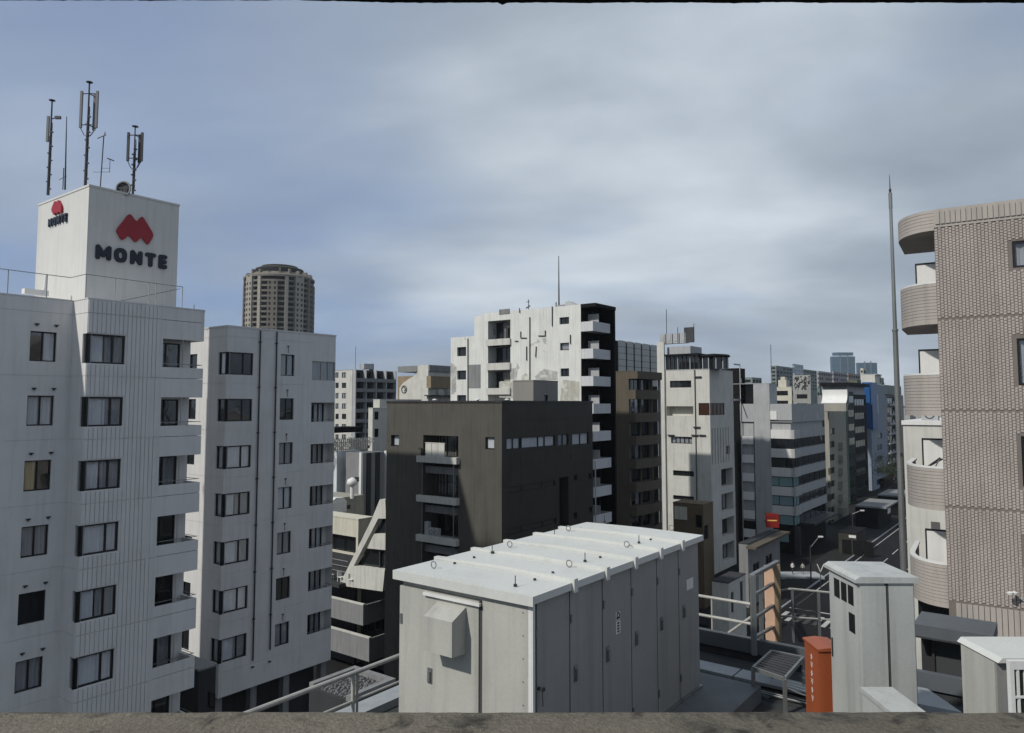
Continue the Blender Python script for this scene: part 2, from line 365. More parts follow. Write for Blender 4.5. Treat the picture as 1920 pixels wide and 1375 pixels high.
# ================================================================== SETTING
g = MB().quad((-6000, -60, 0), (6000, -60, 0), (6000, 8000, 0), (-6000, 8000, 0)).build('ground', groundm, None, T((0, 0, GZ - .15))); tag(g, kind='structure')
GR = RZ(RA)
r = MB().box(22, 620, 14.4, 27.6, -.1, 0).build('road', asphalt, None, T((0, 0, GZ + .004)) @ GR); tag(r, kind='structure')
r = MB().box(78, 84.5, 27.63, 60, -.1, 0).build('side_road', asphalt, None, T((0, 0, GZ + .004)) @ GR); tag(r, kind='structure')
pv = MB()
for a, b in ((22, 77.8), (84.7, 620)): pv.box(a, b, 27.75, 31.6, -.1, .13)
pv.box(22, 620, 10.2, 14.25, -.1, .13)
r = pv.build('pavement', paving, None, T((0, 0, GZ)) @ GR); tag(r, kind='structure')
k = MB()
for a, b in ((22, 77.8), (84.7, 620)): k.box(a, b, 27.6, 27.75, -.1, .16)
k.box(22, 620, 14.25, 14.4, -.1, .16)
r = k.build('kerb', lgrey, None, T((0, 0, GZ)) @ GR); tag(r, kind='structure')
def mark(mb, u0, u1, v0, v1): mb.box(u0, u1, v0, v1, 0.008, .012)
m = MB(); mark(m, 92, 560, 26.55, 26.7); mark(m, 92, 560, 15.3, 15.45)
m.build('edge_line', paint, None, T((0, 0, GZ + .0)) @ GR); tag(bpy.data.objects['edge_line'], kind='structure')
for i in range(22):
    o = MB(); mark(o, 96 + i * 9, 101 + i * 9, 23.0, 23.15); tag(o.build('lane_dash', paint, None, T((0, 0, GZ)) @ GR), kind='structure')
for i in range(22):
    o = MB(); mark(o, 94 + i * 9, 99 + i * 9, 19.2, 19.35); tag(o.build('lane_dash', paint, None, T((0, 0, GZ)) @ GR), kind='structure')
for i in range(13):
    o = MB(); mark(o, 84.9, 88.7, 15.0 + i * .95, 15.5 + i * .95); tag(o.build('crossing_stripe', paint, None, T((0, 0, GZ)) @ GR), kind='structure')
o = MB(); mark(o, 90.4, 90.75, 21, 27); tag(o.build('stop_line', paint, None, T((0, 0, GZ)) @ GR), kind='structure')
o = MB(); o.prism([(104, 21.1), (107, 20.5), (107, 20.95), (109.5, 20.95), (109.5, 21.25), (107, 21.25), (107, 21.7)], .008, .012); tag(o.build('road_arrow', paint, None, T((0, 0, GZ)) @ GR), kind='structure')
for uu in (112, 118):
    o = MB(); o.ring((uu, 24.8, .0), .9, .1, 'z', 18, 4); o.box(uu - .9, uu + .9, 24.75, 24.85, -.02, .02); tag(o.build('road_symbol', paint, None, T((0, 0, GZ + .0)) @ GR @ Matrix.Diagonal((1, 1, .1, 1))), kind='structure')

# ================================================================== BUILDING A (white apartments with sign tower)
A = Bld('apartment_building', 'white tiled apartment building at the far left carrying the sign tower, with corner windows', 'building', 158, 757, 33.0, wall=white)
f = A.face('R'); V_A = 0
zt = f.z_(165, 560); zcorner = zt
zh = f.z_(190, 627); step = (zh - f.z_(190, 1222)) / 5; wh = zh - f.z_(190, 682)
s_w1 = f.s_(231, 757); s_lg = f.s_(302, 757); s_end = f.s_(379, 757)
rows = [zh - i * step for i in range(-0, 8)]
joint = [z + .62 * (step - wh) * 1.0 for z in rows]           # floor joints above each window head
curs = [('left', 'grey_right'), ('mid', 'grey_right'), ('left', 'grey_right'), 'full', ('left', 'grey_right'), 'full', 'full', 'grey_full']
zb = rows[-1] - wh - 1.2
for i, z in enumerate(rows):
    f.winsz(0.0, s_w1, z - wh, z, d=.07, skip='l', ratio=[.68], cur=curs[i], ft=.075)
for j in joint: f.hole(0.0, s_lg, j - .012, j + .012, .02, True)
f.finish(0, s_lg, GZ, zt)
# return face beside the corner window
fr_ = A.face('L'); dep = 1.5
for i, z in enumerate(rows):
    fr_.winsz(-.42, 0, z - wh, z, d=.07, skip='r', n=1, cur='full' if i != 2 else 'grey_full', ft=.06)
for j in joint: fr_.hole(-dep, 0, j - .012, j + .012, .02, True)
fr_.finish(-dep, 0, GZ, zt)
# tile panels between joints: three strips
zz = [zt] + joint + [joint[-1] - step]
pw, gap = .160, .036
npn = int((s_lg - .02) / (pw + gap))
for i, j in enumerate(joint):
    z = rows[i]; top = (zt - .06) if i == 0 else joint[i - 1] - .02
    lo = joint[i + 1] + .02 if i + 1 < len(joint) else j - step + .02
    for n in range(npn):
        s0 = .03 + n * (pw + gap); s1 = s0 + pw
        spans = []
        if i == 0: spans.append((j + .02, zt - .05))
        if s1 < s_w1 + .1: spans += [(z + .05, j - .02), (lo, z - wh - .05)]
        else: spans.append((lo, j - .02))
        for c, e in spans:
            if n >= 14 and i in (1, 3) and n % 3 == 0: continue
            hh = round(e - c, 2)
            me = cmesh(('pan', hh), lambda: MB().box(0, pw, -.034, .0, 0, e - c).mesh('tile_panel', white))
            link('tile_panel', me, A.root, A.M(f.Mf @ T((s0, -.001, c))))
# recessed balconies at the right end
fb = A.face('R', 1.25)
zo1 = f.z_(320, 636); zo0 = f.z_(320, 689); oph = zo1 - zo0; ostep = (zo1 - f.z_(320, 1190)) / 5
opens = [zo1 - i * ostep for i in range(8)]
A.wall.quad((s_lg, 0, GZ), (s_lg, 1.25, GZ), (s_lg, 1.25, zt), (s_lg, 0, zt))
for i, z in enumerate(opens):
    w = .85
    fb.winsz(s_lg + .12, s_lg + .12 + 1.45, z - oph - .7, z - .1, d=.05, ratio=[.5], cur=['grey_left', None, 'grey_right'][i % 3])
fb.finish(s_lg, s_end, GZ, zt)
A.wall.quad((s_end, 1.25, GZ), (s_end, 9, GZ), (s_end, 9, zt), (s_end, 1.25, zt))
ztop = zt
for i, z in enumerate(opens + [None]):
    top = (zt if i == 0 else opens[i - 1] - oph); bot = z if z is not None else top - 1.55
    j = joint[i] if i < len(joint) else bot - 1
    b = MB()
    gaps = [(bot, j - .012), (j + .012, top)] if bot < j < top else [(bot, top)]
    for c, e in gaps: b.box(s_lg, s_end, .001, .13, c, e); b.box(s_end - .13, s_end - .001, .131, 1.24, c, e)
    b.box(s_lg + .01, s_end - .131, .131, 1.245, bot, bot + .18)
    o = A.part('balcony', b, white)
    if z is not None:
        ps = f.s_(341, 757)
        p = MB().box(s_lg + 1.02, s_lg + 1.06, .03, .07, z - oph, z); p.build('post', steelw, o)
        rl = MB().box(s_lg + .02, s_end - .02, .05, .09, z - oph + .16, z - oph + .19); rl.tube((s_end - .06, .1, z - oph + .17), (s_end - .06, 1.2, z - oph + .17), .016, 6); rl.build('rail', metal, o)
# left wing set back
fl = A.face('R', dep); sl0 = fl.s_(-260, 757)
dz = fl.z_(70, 622) 
wl_rows = []
zw = fl.z_(80, 622); zws = (zw - fl.z_(60, 1118)) / 4; zwh = zw - fl.z_(80, 678)
sa, sb = fl.s_(56, 650), fl.s_(106, 650)
wd = sb - sa
for i in range(-0, 8):
    z = zw - i * zws * .985
    for k_, s0 in enumerate((sa - 2.95, sa)):
        cu = ['right', 'full', 'tan_left', 'grey_full', None, 'grey_full', 'full', None][i] if k_ == 1 else 'grey_full'
        fl.winsz(s0, s0 + wd, z - zwh, z, d=.10, n=2, cur=cu, ft=.055)
        for q in (.15, .95):
            v = MB().box(0, .16, -.10, 0, 0, .05); v.box(.05, .11, -.06, 0, -.06, 0)
            link('vent_hood', cmesh('venthood', lambda: v.mesh('vent_hood', dkmetal)), A.root, A.M(fl.Mf @ T((s0 + q * 1.0, 0, z + .30))))
for j in joint: fl.hole(sl0, 0, j - .012, j + .012, .02, True)
zt2 = fl.z_(60, 549)
fl.finish(sl0, 0, GZ, zt)
A.wall.quad((sl0, dep, GZ), (sl0, 11, GZ), (sl0, 11, zt), (sl0, dep, zt)); A.wall.quad((sl0, 11, GZ), (s_end, 9, GZ), (s_end, 9, zt), (sl0, 11, zt))
rf = MB().box(s_lg - .3, s_end + .02, -.02, 9, zt, zt + .05); rf.box(-.02, s_lg - .3, -.02, 9, zt, zt + .05); rf.box(sl0, -.021, dep - .02, 11, zt, zt + .05); A.part('roof', rf, white)
A.done()
# roof railing of A
RB = thing('roof_railing', 'thin wire railing along the roof edge below the red logo tower', 'railing', A.W @ Vector((0, 0, zt)), RA)
fe = A.face('R', .35); z1 = zt + 1.15
b = MB().tube((0.0, .35, 1.15), (4.6, .35, 1.15), .018, 6); b.tube((sl0, dep + .4, 1.15), (0, dep + .4, 1.15), .018, 6); b.tube((0, .35, 1.15), (0, dep + .4, 1.15), .018, 6); b.build('handrail', metal, RB)
b = MB().tube((1.6, .35, .1), (4.5, .4, 1.05), .012, 6); b.build('brace', dkmetal, RB)
for s0, y in ((.02, .35), (1.3, .35), (2.9, .35), (3.25, .35), (4.6, .35)): MB().tube((s0, y, .05), (s0, y, 1.15), .022, 6).build('post', steelw, RB)
for q in range(5): MB().tube((-1.0 - q * 1.55, dep + .4, .05), (-1.0 - q * 1.55, dep + .4, 1.15), .02, 6).build('post', metal, RB)
# sign tower
TW = Bld('sign_tower', 'tall blank white tower block with red peaked logo and dark MONTE lettering on its faces', 'tower', 151, 757, 35.6, base=zt + .05, wall=sign_white)
fR = TW.face('R'); fL = TW.face('L')
tz = fR.z_(156, 347); tr = fR.s_(336, 386); tl = fL.s_(73, 370)
fR.finish(0, tr, zt + .05, tz); fL.finish(tl, 0, zt + .05, tz)
TW.close(tr, -tl, zt + .05, tz); TW.done()
def logo(face, pts, d, name='logo'):
    q = [face.at(x, y) for x, y in pts]
    # round the corners
    out = []
    n = len(q)
    for i in range(n):
        a, b, c = Vector(q[i - 1]), Vector(q[i]), Vector(q[(i + 1) % n])
        t1 = min(.16, (a - b).length * .3); p1 = b + (a - b).normalized() * t1; p2 = b + (c - b).normalized() * t1
        out += [tuple(p1), tuple(p1 * .25 + b * .5 + p2 * .25), tuple(p2)]
    return MB().slabpoly(out, -d, -.002, face.Mf)
c2 = lambda x, y: (x * .32, 140 + y * .32)
pts = [c2(*p) for p in ((755, 812), (796, 868), (828, 828), (897, 942), (862, 1004), (823, 950), (790, 990), (752, 938), (712, 977), (674, 915))]
TW.part('logo', logo(fR, pts, .12), red)
pts = [c2(*p) for p in ((335, 738), (345, 757), (354, 736), (374, 775), (370, 815), (354, 803), (348, 822), (340, 806), (328, 828), (312, 795))]
TW.part('logo', logo(fL, pts, .12), red)
def letters(face, s0, z0, w, h, dep, parent):
    sh = {'M': (1.22, [((0, 0), (0, 1)), ((0, 1), (.5, .25)), ((.5, .25), (1, 1)), ((1, 1), (1, 0))]), 'N': (1.0, [((0, 0), (0, 1)), ((0, 1), (1, 0)), ((1, 0), (1, 1))]),
          'T': (.92, [((0, 1), (1, 1)), ((.5, 1), (.5, 0))]), 'E': (.74, [((0, 0), (0, 1)), ((0, 1), (1, 1)), ((0, .5), (.9, .5)), ((0, 0), (1, 0))]), 'O': (1.08, None)}
    tot = sum(sh[c][0] for c in 'MONTE') + 4 * .30; k = w / tot; x = s0; r = h * .145
    for c in 'MONTE':
        wd, st = sh[c]; wd *= k; mb = MB(); ww, hh_ = wd - 2 * r + .25 * r, h - 2 * r
        if c == 'O':
            m_ = 24; o_, i_ = [], []
            for q in range(m_):
                t = 2 * math.pi * q / m_; f1 = lambda v: math.copysign(abs(v) ** .82, v)
                o_.append((x + wd / 2 + wd / 2 * f1(math.cos(t)), z0 + h / 2 + h / 2 * f1(math.sin(t)))); i_.append((x + wd / 2 + (wd / 2 - 2 * r) * f1(math.cos(t)), z0 + h / 2 + (h / 2 - 2 * r) * f1(math.sin(t))))
            vs = [(a, -dep, b_) for a, b_ in o_] + [(a, -dep, b_) for a, b_ in i_] + [(a, -.002, b_) for a, b_ in o_] + [(a, -.002, b_) for a, b_ in i_]; fs = []
            for q in range(m_):
                n_ = (q + 1) % m_; fs += [(q, n_, m_ + n_, m_ + q), (q, 2 * m_ + q, 2 * m_ + n_, n_), (m_ + q, m_ + n_, 3 * m_ + n_, 3 * m_ + q)]
            mb.add(vs, fs, face.Mf)
        else:
            for n_, (a, b_) in enumerate(st):
                A_ = Vector((x + r + a[0] * ww, z0 + r + a[1] * hh_)); B_ = Vector((x + r + b_[0] * ww, z0 + r + b_[1] * hh_)); d_ = (B_ - A_).normalized(); an = math.atan2(d_.y, d_.x)
                pl = [(B_.x + r * math.cos(an - math.pi / 2 + q * math.pi / 6), B_.y + r * math.sin(an - math.pi / 2 + q * math.pi / 6)) for q in range(7)] + [(A_.x + r * math.cos(an + math.pi / 2 + q * math.pi / 6), A_.y + r * math.sin(an + math.pi / 2 + q * math.pi / 6)) for q in range(7)]
                mb.slabpoly(pl, -dep - .004 * n_, -.002, face.Mf)
        parent.part('letter', mb, navy); x += wd + .30 * k
a0, z0_ = fR.at(178, 485); a1, z1_ = fR.at(311, 502); letters(fR, a0, z0_ - .02, a1 - a0, fR.z_(178, 456) - fR.z_(178, 484), .09, TW)
a0, z0_ = fL.at(93, 427); a1, z1_ = fL.at(127, 416); letters(fL, a0, z0_, a1 - a0, fL.z_(93, 412) - fL.z_(93, 427), .09, TW)

# antennas on the tower roof
def W_at(px, py, Y): return atY(px, py, Y)
def antenna(px, ytop, ybot, Y, label, arms, rr=.05):
    b0 = atY(px, ybot, Y); t0 = atY(px + 3, ytop, Y); h = t0.z - b0.z
    o = thing('antenna_mast', label, 'antenna', b0)
    MB().tube((0, 0, 0), (0, 0, h * .62), rr, 8, rr * .8).tube((0, 0, h * .62), (0, 0, h), rr * .6, 8, rr * .5).lathe((0, 0, h - .02), [(.02, 0), (.16, .02), (.16, .05), (.02, .08)], 10).build('mast', dkmetal, o)
    if arms:
        lo, hi, wd, pn = arms
        for s_ in (-1, 1, 0):
            x, y = (s_ * wd, .05) if s_ else (.08, wd)
            ph = MB().box(x - .055, x + .055, y - .05, y + .05, h * lo, h * hi); ph.build('antenna_panel', mat('antenna_grey', (.13, .135, .14), .5, .1, .1, 0) if pn else dkmetal, o)
            MB().tube((0, 0, h * lo + .15), (x, y, h * lo + .15), .025, 6).tube((0, 0, h * hi - .15), (x, y, h * hi - .15), .025, 6).tube((x, y, h * lo), (x * .5, y * .5, h * lo - .35), .02, 5).tube((x * .5, y * .5, h * lo - .35), (0, 0, h * lo - .5), .02, 5).build('bracket', dkmetal, o)
    cl = MB()
    for i in range(9):
        zz_ = h * (.06 + .075 * i); cl.box(-.11 if i % 2 else -.03, .03 if i % 2 else .13, -.05, .05, zz_, zz_ + .06)
        cl.path([(.07, -.02, zz_), (.09, -.03, zz_ + .25), (.06, .0, zz_ + .55)], .02, 5)
    cl.build('clamp', dkmetal, o)
    return o
mat('antenna_grey', (.13, .135, .14), .5, .1, .1, 0)
antenna(90, 189, 366, 38.5, 'leftmost antenna mast, dark with a slanting panel near its top, on the white tower', None, .075)
o = bpy.data.objects['antenna_mast']
b = MB().box(-.22, -.1, -.05, .05, 2.9, 4.3).build('antenna_panel', mat('antenna_grey', (.13, .135, .14)), o); MB().tube((0, 0, 4.15), (.38, 0, 4.25), .03, 6).box(.2, .5, -.06, .06, 4.15, 4.3).build('bracket', dkmetal, o)
antenna(160, 155, 348, 36.6, 'tallest antenna mast with three long upright panels above the tower corner', (.56, .92, .40, True), .075)
antenna(249, 238, 366, 37.8, 'right-hand antenna mast with two dark upright panels beside the round dish', (.50, .92, .36, False), .06)
p0 = atY(122, 356, 39); p1 = atY(125, 219, 39); o = thing('whip_antenna', 'plain dark needle antenna between the two tall masts on the tower', 'antenna', p0); MB().tube((0, 0, 0), (p1.x - p0.x, 0, p1.z - p0.z), .045, 6, .02).build('mast', dkmetal, o)
MB().tube((-.35, 0, .55), (.05, 0, .75), .02, 5).tube((-.12, 0, 0), (-.12, 0, 1.2), .025, 5).build('bracket', dkmetal, o)
p0 = atY(188, 352, 37.4); o = thing('television_aerial', 'thin aerial pole with small side arms behind the tower edge', 'antenna', p0)
MB().tube((0, 0, 0), (.08, 0, 2.75), .028, 6).build('mast', dkmetal, o); MB().tube((-.25, 0, 2.6), (.2, 0, 2.8), .03, 5).tube((.05, 0, 2.6), (.15, 0, 2.95), .02, 5).build('aerial_head', dkmetal, o)
MB().tube((-.4, 0, .82), (.5, 0, .82), .013, 5).tube((.05, 0, 1.02), (.45, 0, 1.02), .013, 5).tube((.45, 0, .82), (.45, 0, 1.5), .015, 5).tube((.3, 0, 1.55), (.65, 0, 1.42), .03, 5).build('side_arm', dkmetal, o)
p0 = atY(231, 362, 37.0); o = thing('satellite_dish', 'small round dark dish on the edge of the white tower roof', 'dish', (p0.x, p0.y, p0.z - .2))
MB().ring((0, 0, .42), .36, .05, 'y', 20, 6).build('rim', metal, o); MB().lathe((0, 0, 0), [(.02, .12), (.2, .08), (.34, 0)], 18, T((0, .05, .42)) @ Matrix.Rotation(-math.pi / 2, 4, 'X')).build('bowl', dkmetal, o)
MB().tube((0, .1, -.1), (0, .1, .3), .04, 6).tube((-.2, -.1, .42), (.2, -.1, .42), .02, 5).tube((0, -.1, .2), (0, -.1, .64), .02, 5).build('stand', dkmetal, o)
p0 = atY(66, 553, 35.5); o = thing('vent_pipe', 'white upright vent pipe with a box at its foot on the left roof', 'pipe', p0, RA)
MB().path([(.1, 0, .1), (.35, 0, .2), (.42, 0, .4), (.45, 0, 1.05)], .07, 8).build('pipe', coping, o); MB().box(-.5, .55, -.12, .25, 0, .25).build('box', coping, o)

# ================================================================== BUILDING B
B = Bld('apartment_building', 'white apartment building behind the first, with two drain pipes down its shaded side', 'building', 423, 757, 44.5, wall=white_b)
f = B.face('R'); zt = f.z_(430, 613); zB = zt
s_e = f.s_(627, 800); s_l = f.s_(583, 800)
zh = f.z_(447, 661); st = (zh - f.z_(440, 1193)) / 6; wh = zh - f.z_(447, 703)
sB1 = f.s_(474, 720)
zsof = f.z_(405, 1312)
curB = [None, None, 'full', ('left', 'grey_right'), ('mid', 'grey_right'), 'full', ('mid', 'grey_right')]
rowsB = [zh - i * st for i in range(7)]; jB = [z + .95 for z in rowsB] + [rowsB[-1] - wh - .55]
for i, z in enumerate(rowsB):
    f.winsz(0, sB1, z - wh, z, d=.08, skip='l', ratio=[.64], cur=curB[i], ft=.075)
zm = f.z_(540, 665); stm = (zm - f.z_(530, 1168)) / 6; mh = zm - f.z_(540, 705)
m0, m1 = f.s_(526, 700), f.s_(552, 700)
for i in range(7):
    z = zm - i * stm
    f.winsz(m0, m1, z - mh, z, d=.10, n=2, cur=['grey_full', None, 'grey_full', 'full', 'grey_full', None, 'grey_full'][i], ft=.05)
    v = MB().tube((0, -.05, -.35), (0, -.05, .05), .015, 5).box(-.04, .04, -.09, 0, .05, .12)
    link('vent_hood', cmesh('ventB', lambda: v.mesh('vent_hood', dkmetal)), B.root, B.M(f.Mf @ T(((m0 + m1) / 2, 0, z + .45))))
for j in jB: f.hole(0, s_l, j - .014, j + .014, .02, True)
f.finish(0, s_l, zsof, zt)
fL = B.face('L'); wlB = 8.0
for i, z in enumerate(rowsB):
    fL.winsz(-.9, 0, z - wh, z, d=.08, skip='r', n=1, cur='full' if curB[i] or i == 0 else None, ft=.07)
    fL.winsz(fL.s_(350, 800), fL.s_(366, 800), z - wh + .1, z, d=.1, n=1)
for j in jB: fL.hole(-wlB, 0, j - .014, j + .014, .02, True)
fL.finish(-wlB, 0, zsof, zt)
fb = B.face('R', .7)
B.wall.quad((s_l, 0, zsof), (s_l, .7, zsof), (s_l, .7, zt), (s_l, 0, zt))
zo = f.z_(600, 755); ost = (zo - f.z_(590, 1150)) / 5; oh = zo - f.z_(600, 791)
zo_top = zo + ost
opn = [zo_top - i * ost for i in range(7)]
for i, z in enumerate(opn):
    if i == 0: continue
    fb.winsz(s_l + .25, s_e - .35, z - oh - .6, z - .05, d=.05, ratio=[.36, .68], cur=['grey_right', 'right', 'grey_full'][i % 3])
fb.finish(s_l, s_e, zsof, zt)
for i, z in enumerate(opn + [None]):
    top = zt if i == 0 else opn[i - 1] - oh; bot = z if z is not None else zsof
    if top <= bot: continue
    b = MB()
    b.box(s_l, s_e, .001, .13, bot, top); b.box(s_e - .13, s_e - .001, .131, .7, bot, top); b.box(s_l + .01, s_e - .131, .131, .695, bot, bot + .18)
    o = B.part('balcony', b, white_b)
    if z is not None and i > 0:
        MB().box(s_l + .1, s_e - .05, .04, .08, z - oh + .12, z - oh + .15).tube((s_e - .08, .1, z - oh + .14), (s_e - .08, .65, z - oh + .14), .014, 5).build('rail', metal, o)
window(B.root, B.M(f.Mf @ T((s_l, .06, opn[0] - oh))), s_e - s_l - .02, oh, ratio=[.42, .72], cur='grey_full', fm=steelw, ft=.045)
B.close(s_e, wlB, zsof, zt, white_b, l0=0 + 1.1 if False else 0)
B.wall.quad((0, 0, zsof), (s_e, 0, zsof), (s_e, wlB, zsof), (0, wlB, zsof))
for px0, px1 in ((484, 0), (515, 0)):
    s0 = f.s_(px0, 757)
    p = MB().tube((s0, -.09, f.z_(px0, 1235 if px0 == 484 else 1215)), (s0, -.09, zt - .05), .045, 8)
    for j in jB: p.box(s0 - .07, s0 + .07, -.14, .0, j - .25, j - .18)
    B.part('drain_pipe', p, dkmetal)
# ground storey on pilotis
pb = MB().box(.6, s_e - .3, 1.4, wlB, GZ, zsof - .002); B.part('ground_floor', pb, dgrey)
for q in (.25, 2.6, 5.0, s_e - .35): B.part('pillar', MB().box(q - .22, q + .22, .3, .75, GZ, zsof - .001), grey)
B.done()
b = B.W @ Vector((0, 2.2, zt)); o = thing('roof_railing', 'bare thin railing on the roof between the two white apartment buildings', 'railing', b, RA)
MB().tube((-.2, 0, 1.05), (-.2, 5.0, 1.05), .02, 6).tube((-.2, 0, .5), (-.2, 5.0, .5), .016, 6).build('handrail', dkmetal, o)
for q in range(5): MB().tube((-.2, .1 + q * 1.2, 0), (-.2, .1 + q * 1.2, 1.1 + .5 * (q % 2)), .02, 6).build('post', dkmetal, o)
p = atY(405, 1250, 41); o = Bld('annex_building', 'low grey annex in the gap between the two white apartment buildings', 'building', 372, 1290, 40.5, wall=dgrey)
fa = o.face('L'); za_ = fa.z_(380, 1262); fa.win(385, 397, 1300, 1330, n=1); fa.finish(-4, 0, GZ, za_); ff = o.face('R'); ff.finish(0, 1.0, GZ, za_); o.close(1.0, 4, GZ, za_, grey); o.done()

# ================================================================== ROUND TOWER far
p = atY(519, 757, 470); tzt = (757 - 517) / 1383 * 470
RT = thing('residential_tower', 'tall round bronze apartment tower with a domed top, far behind', 'tower', (p.x, p.y, GZ), RZ(0).to_euler().z)
Rt = 21.4; zt_ = tzt - GZ; nfl = 34; fh = 3.25
MB().lathe((0, 0, 0), [(Rt - 1.6, 0), (Rt - 1.6, zt_ - 1)], 48).build('core', dark, RT)
for i in range(nfl):
    z = zt_ - 3 - (i + 1) * fh
    if z < 60: break
    me = cmesh('rtband', lambda: MB().lathe((0, 0, 0), [(Rt - 1.7, 0), (Rt - .3, 0), (Rt, .15), (Rt, 1.3), (Rt - 1.7, 1.3)], 32).mesh('floor_band', bronze)); link('floor_band', me, RT, T((0, 0, z)))
for a in range(16):
    t = math.pi * 2 * a / 16 + .12
    wd = 1.0 if a % 2 else 3.0
    M_ = RZ(t)
    MB().box(Rt - 1.5, Rt + .5, -wd, wd, 0, zt_ - 2 - (4 if a % 4 == 0 else 0)).build('pier', bronze_l if a % 3 else bronze, RT, M_)
    if wd > 2:
        for i in range(24):
            for q in (-1, 1):
                me = cmesh('rtwin', lambda: MB().box(0, .12, -.55, .55, 0, 1.6).mesh('window', dark)); link('window', me, RT, M_ @ T((Rt + .45, q * 1.5, zt_ - 8 - i * fh)))
MB().lathe((0, 0, 0), [(Rt + .6, 0), (Rt + .6, 1.2), (Rt - 3, 3.5), (Rt - 3.5, 3.6)], 48).build('cornice', bronze, RT, T((0, 0, zt_ - 3)))
for a in range(20):
    t = math.pi * 2 * a / 20; MB().box(Rt - 4, Rt - 1, -.6, .6, 0, RN.uniform(1.5, 4)).build('parapet_block', bronze, RT, RZ(t) @ T((0, 0, zt_ - 1.5)))
MB().lathe((0, 0, 0), [(16, -1), (16, 2), (14.5, 4.2), (11, 6.0), (6, 7.2), (.3, 7.6)], 32).build('dome', dark, RT, T((0, 0, zt_)))
MB().ring((0, 0, zt_ + 4.2), 14.7, .25, 'z', 32, 4).ring((0, 0, zt_ + 6.1), 11.1, .25, 'z', 32, 4).build('dome_rib', bronze, RT)

# ================================================================== generic mid-distance block
def block(name, label, px, pyt, Y, wr_px, wl_px, wallm, pyb=None, base=GZ, roofm=None, cat='building', rot=RA, ref=None, finish=True):
    b = Bld(name, label, cat, px, pyt, Y, base, rot, None, wallm)
    fR, fL = b.face('R'), b.face('L')
    zt = fR.z_(px, pyt)
    wr = fR.s_(wr_px, pyt) if wr_px else 6.0; wl = -fL.s_(wl_px, pyt) if wl_px else 6.0
    b.fR, b.fL, b.zt, b.wr, b.wl = fR, fL, zt, wr, wl
    if finish: fin(b)
    return b
def fin(b, roofm=None):
    b.fR.finish(0, b.wr, b.base, b.zt); b.fL.finish(-b.wl, 0, b.base, b.zt); b.close(b.wr, b.wl, b.base, b.zt, roofm); b.done()
def balcony(b, face, s0, s1, z0, z1, out, m, name='balcony', t=.12):
    mb = MB(); mb.box(s0, s1, -out, -out + t, z0, z1, face.Mf); mb.box(s0, s0 + t, -out + t + .001, -.002, z0, z1, face.Mf); mb.box(s1 - t, s1, -out + t + .001, -.002, z0, z1, face.Mf)
    mb.box(s0 + t + .001, s1 - t - .001, -out + t + .001, -.002, z0, z0 + .15, face.Mf)
    return b.part(name, mb, m)

# G1 grey apartment
b = block('apartment_building', 'grey apartment slab with long balconies, white end wall, left of centre beyond', 661, 694, 205, 738, 560, grey, finish=False)
b.wallm = dgrey
for i in range(7):
    y = 692.5 + 11 + i * 19.4
    for x0, x1 in ((629, 635), (641, 649)): b.fL.win(x0, x1, y - 5 + 3 - 3, y + 5, n=2, ft=.12, cur='grey_full' if (i + x0) % 3 else None)
z0_ = b.zt
for i in range(9):
    zc_ = b.zt - .5 - i * 2.85
    for c0 in range(4):
        w = b.wr / 4
        b.fR.winsz(.3 + c0 * w + 1.2, .3 + c0 * w + w - 1.3, zc_ - 2.2, zc_ - .2, d=1.2, n=3, ft=.1, cur='grey_full' if (i * 3 + c0) % 4 == 0 else None, fm=dkmetal)
        if i: MB()
    balcony(b, b.fR, .2, b.wr - .2, zc_ - 2.75, zc_ - 1.75, 1.3, grey)
for c0 in range(5): b.part('fin', MB().box(.2 + c0 * (b.wr - .4) / 4 - .12, .2 + c0 * (b.wr - .4) / 4 + .12, -1.29, -.005, b.zt - 26, b.zt + .2), lgrey)
b.fL.finish(-b.wl, 0, GZ, b.zt); endm = b.wall; o = b.part('end_wall', endm, offw); b.wall = MB()
b.fR.finish(0, b.wr, GZ, b.zt); b.close(b.wr, b.wl, GZ, b.zt, grey); b.done()
pp = b.W @ Vector((6, 2, b.zt + .1)); o = thing('roof_tank', 'small pale water tank on the grey apartment slab roof', 'tank', pp, RA); MB().box(0, 3.4, 0, 2, .5, 2.0).build('tank', lgrey, o); MB().box(.1, .3, .1, .3, 0, .5).box(3, 3.2, .1, .3, 0, .5).box(3.3, 3.9, .2, 1.6, .0, 2.1).build('leg', dkmetal, o)
pp = b.W @ Vector((4.5, 4, b.zt + .1)); o = thing('roof_antenna', 'hair-thin antenna above the grey apartment slab', 'antenna', pp); MB().tube((0, 0, 0), (0, 0, 7), .06, 5).build('mast', dkmetal, o)
# G2 small white
b = block('white_building', 'small bright white building with two stacked windows behind the dark building', 699, 757, 118, 760, 690, offw, finish=False)
b.zt = b.fL.z_(699, 766); b.wl = 1.0
for yy in ((772, 787), (804, 820)): b.fR.win(702, 710, yy[0], yy[1], n=1, ft=.12)
fin(b)
b = block('white_building', 'bright white set-back storey behind the small white building', 712, 750, 124, 790, 700, offw)
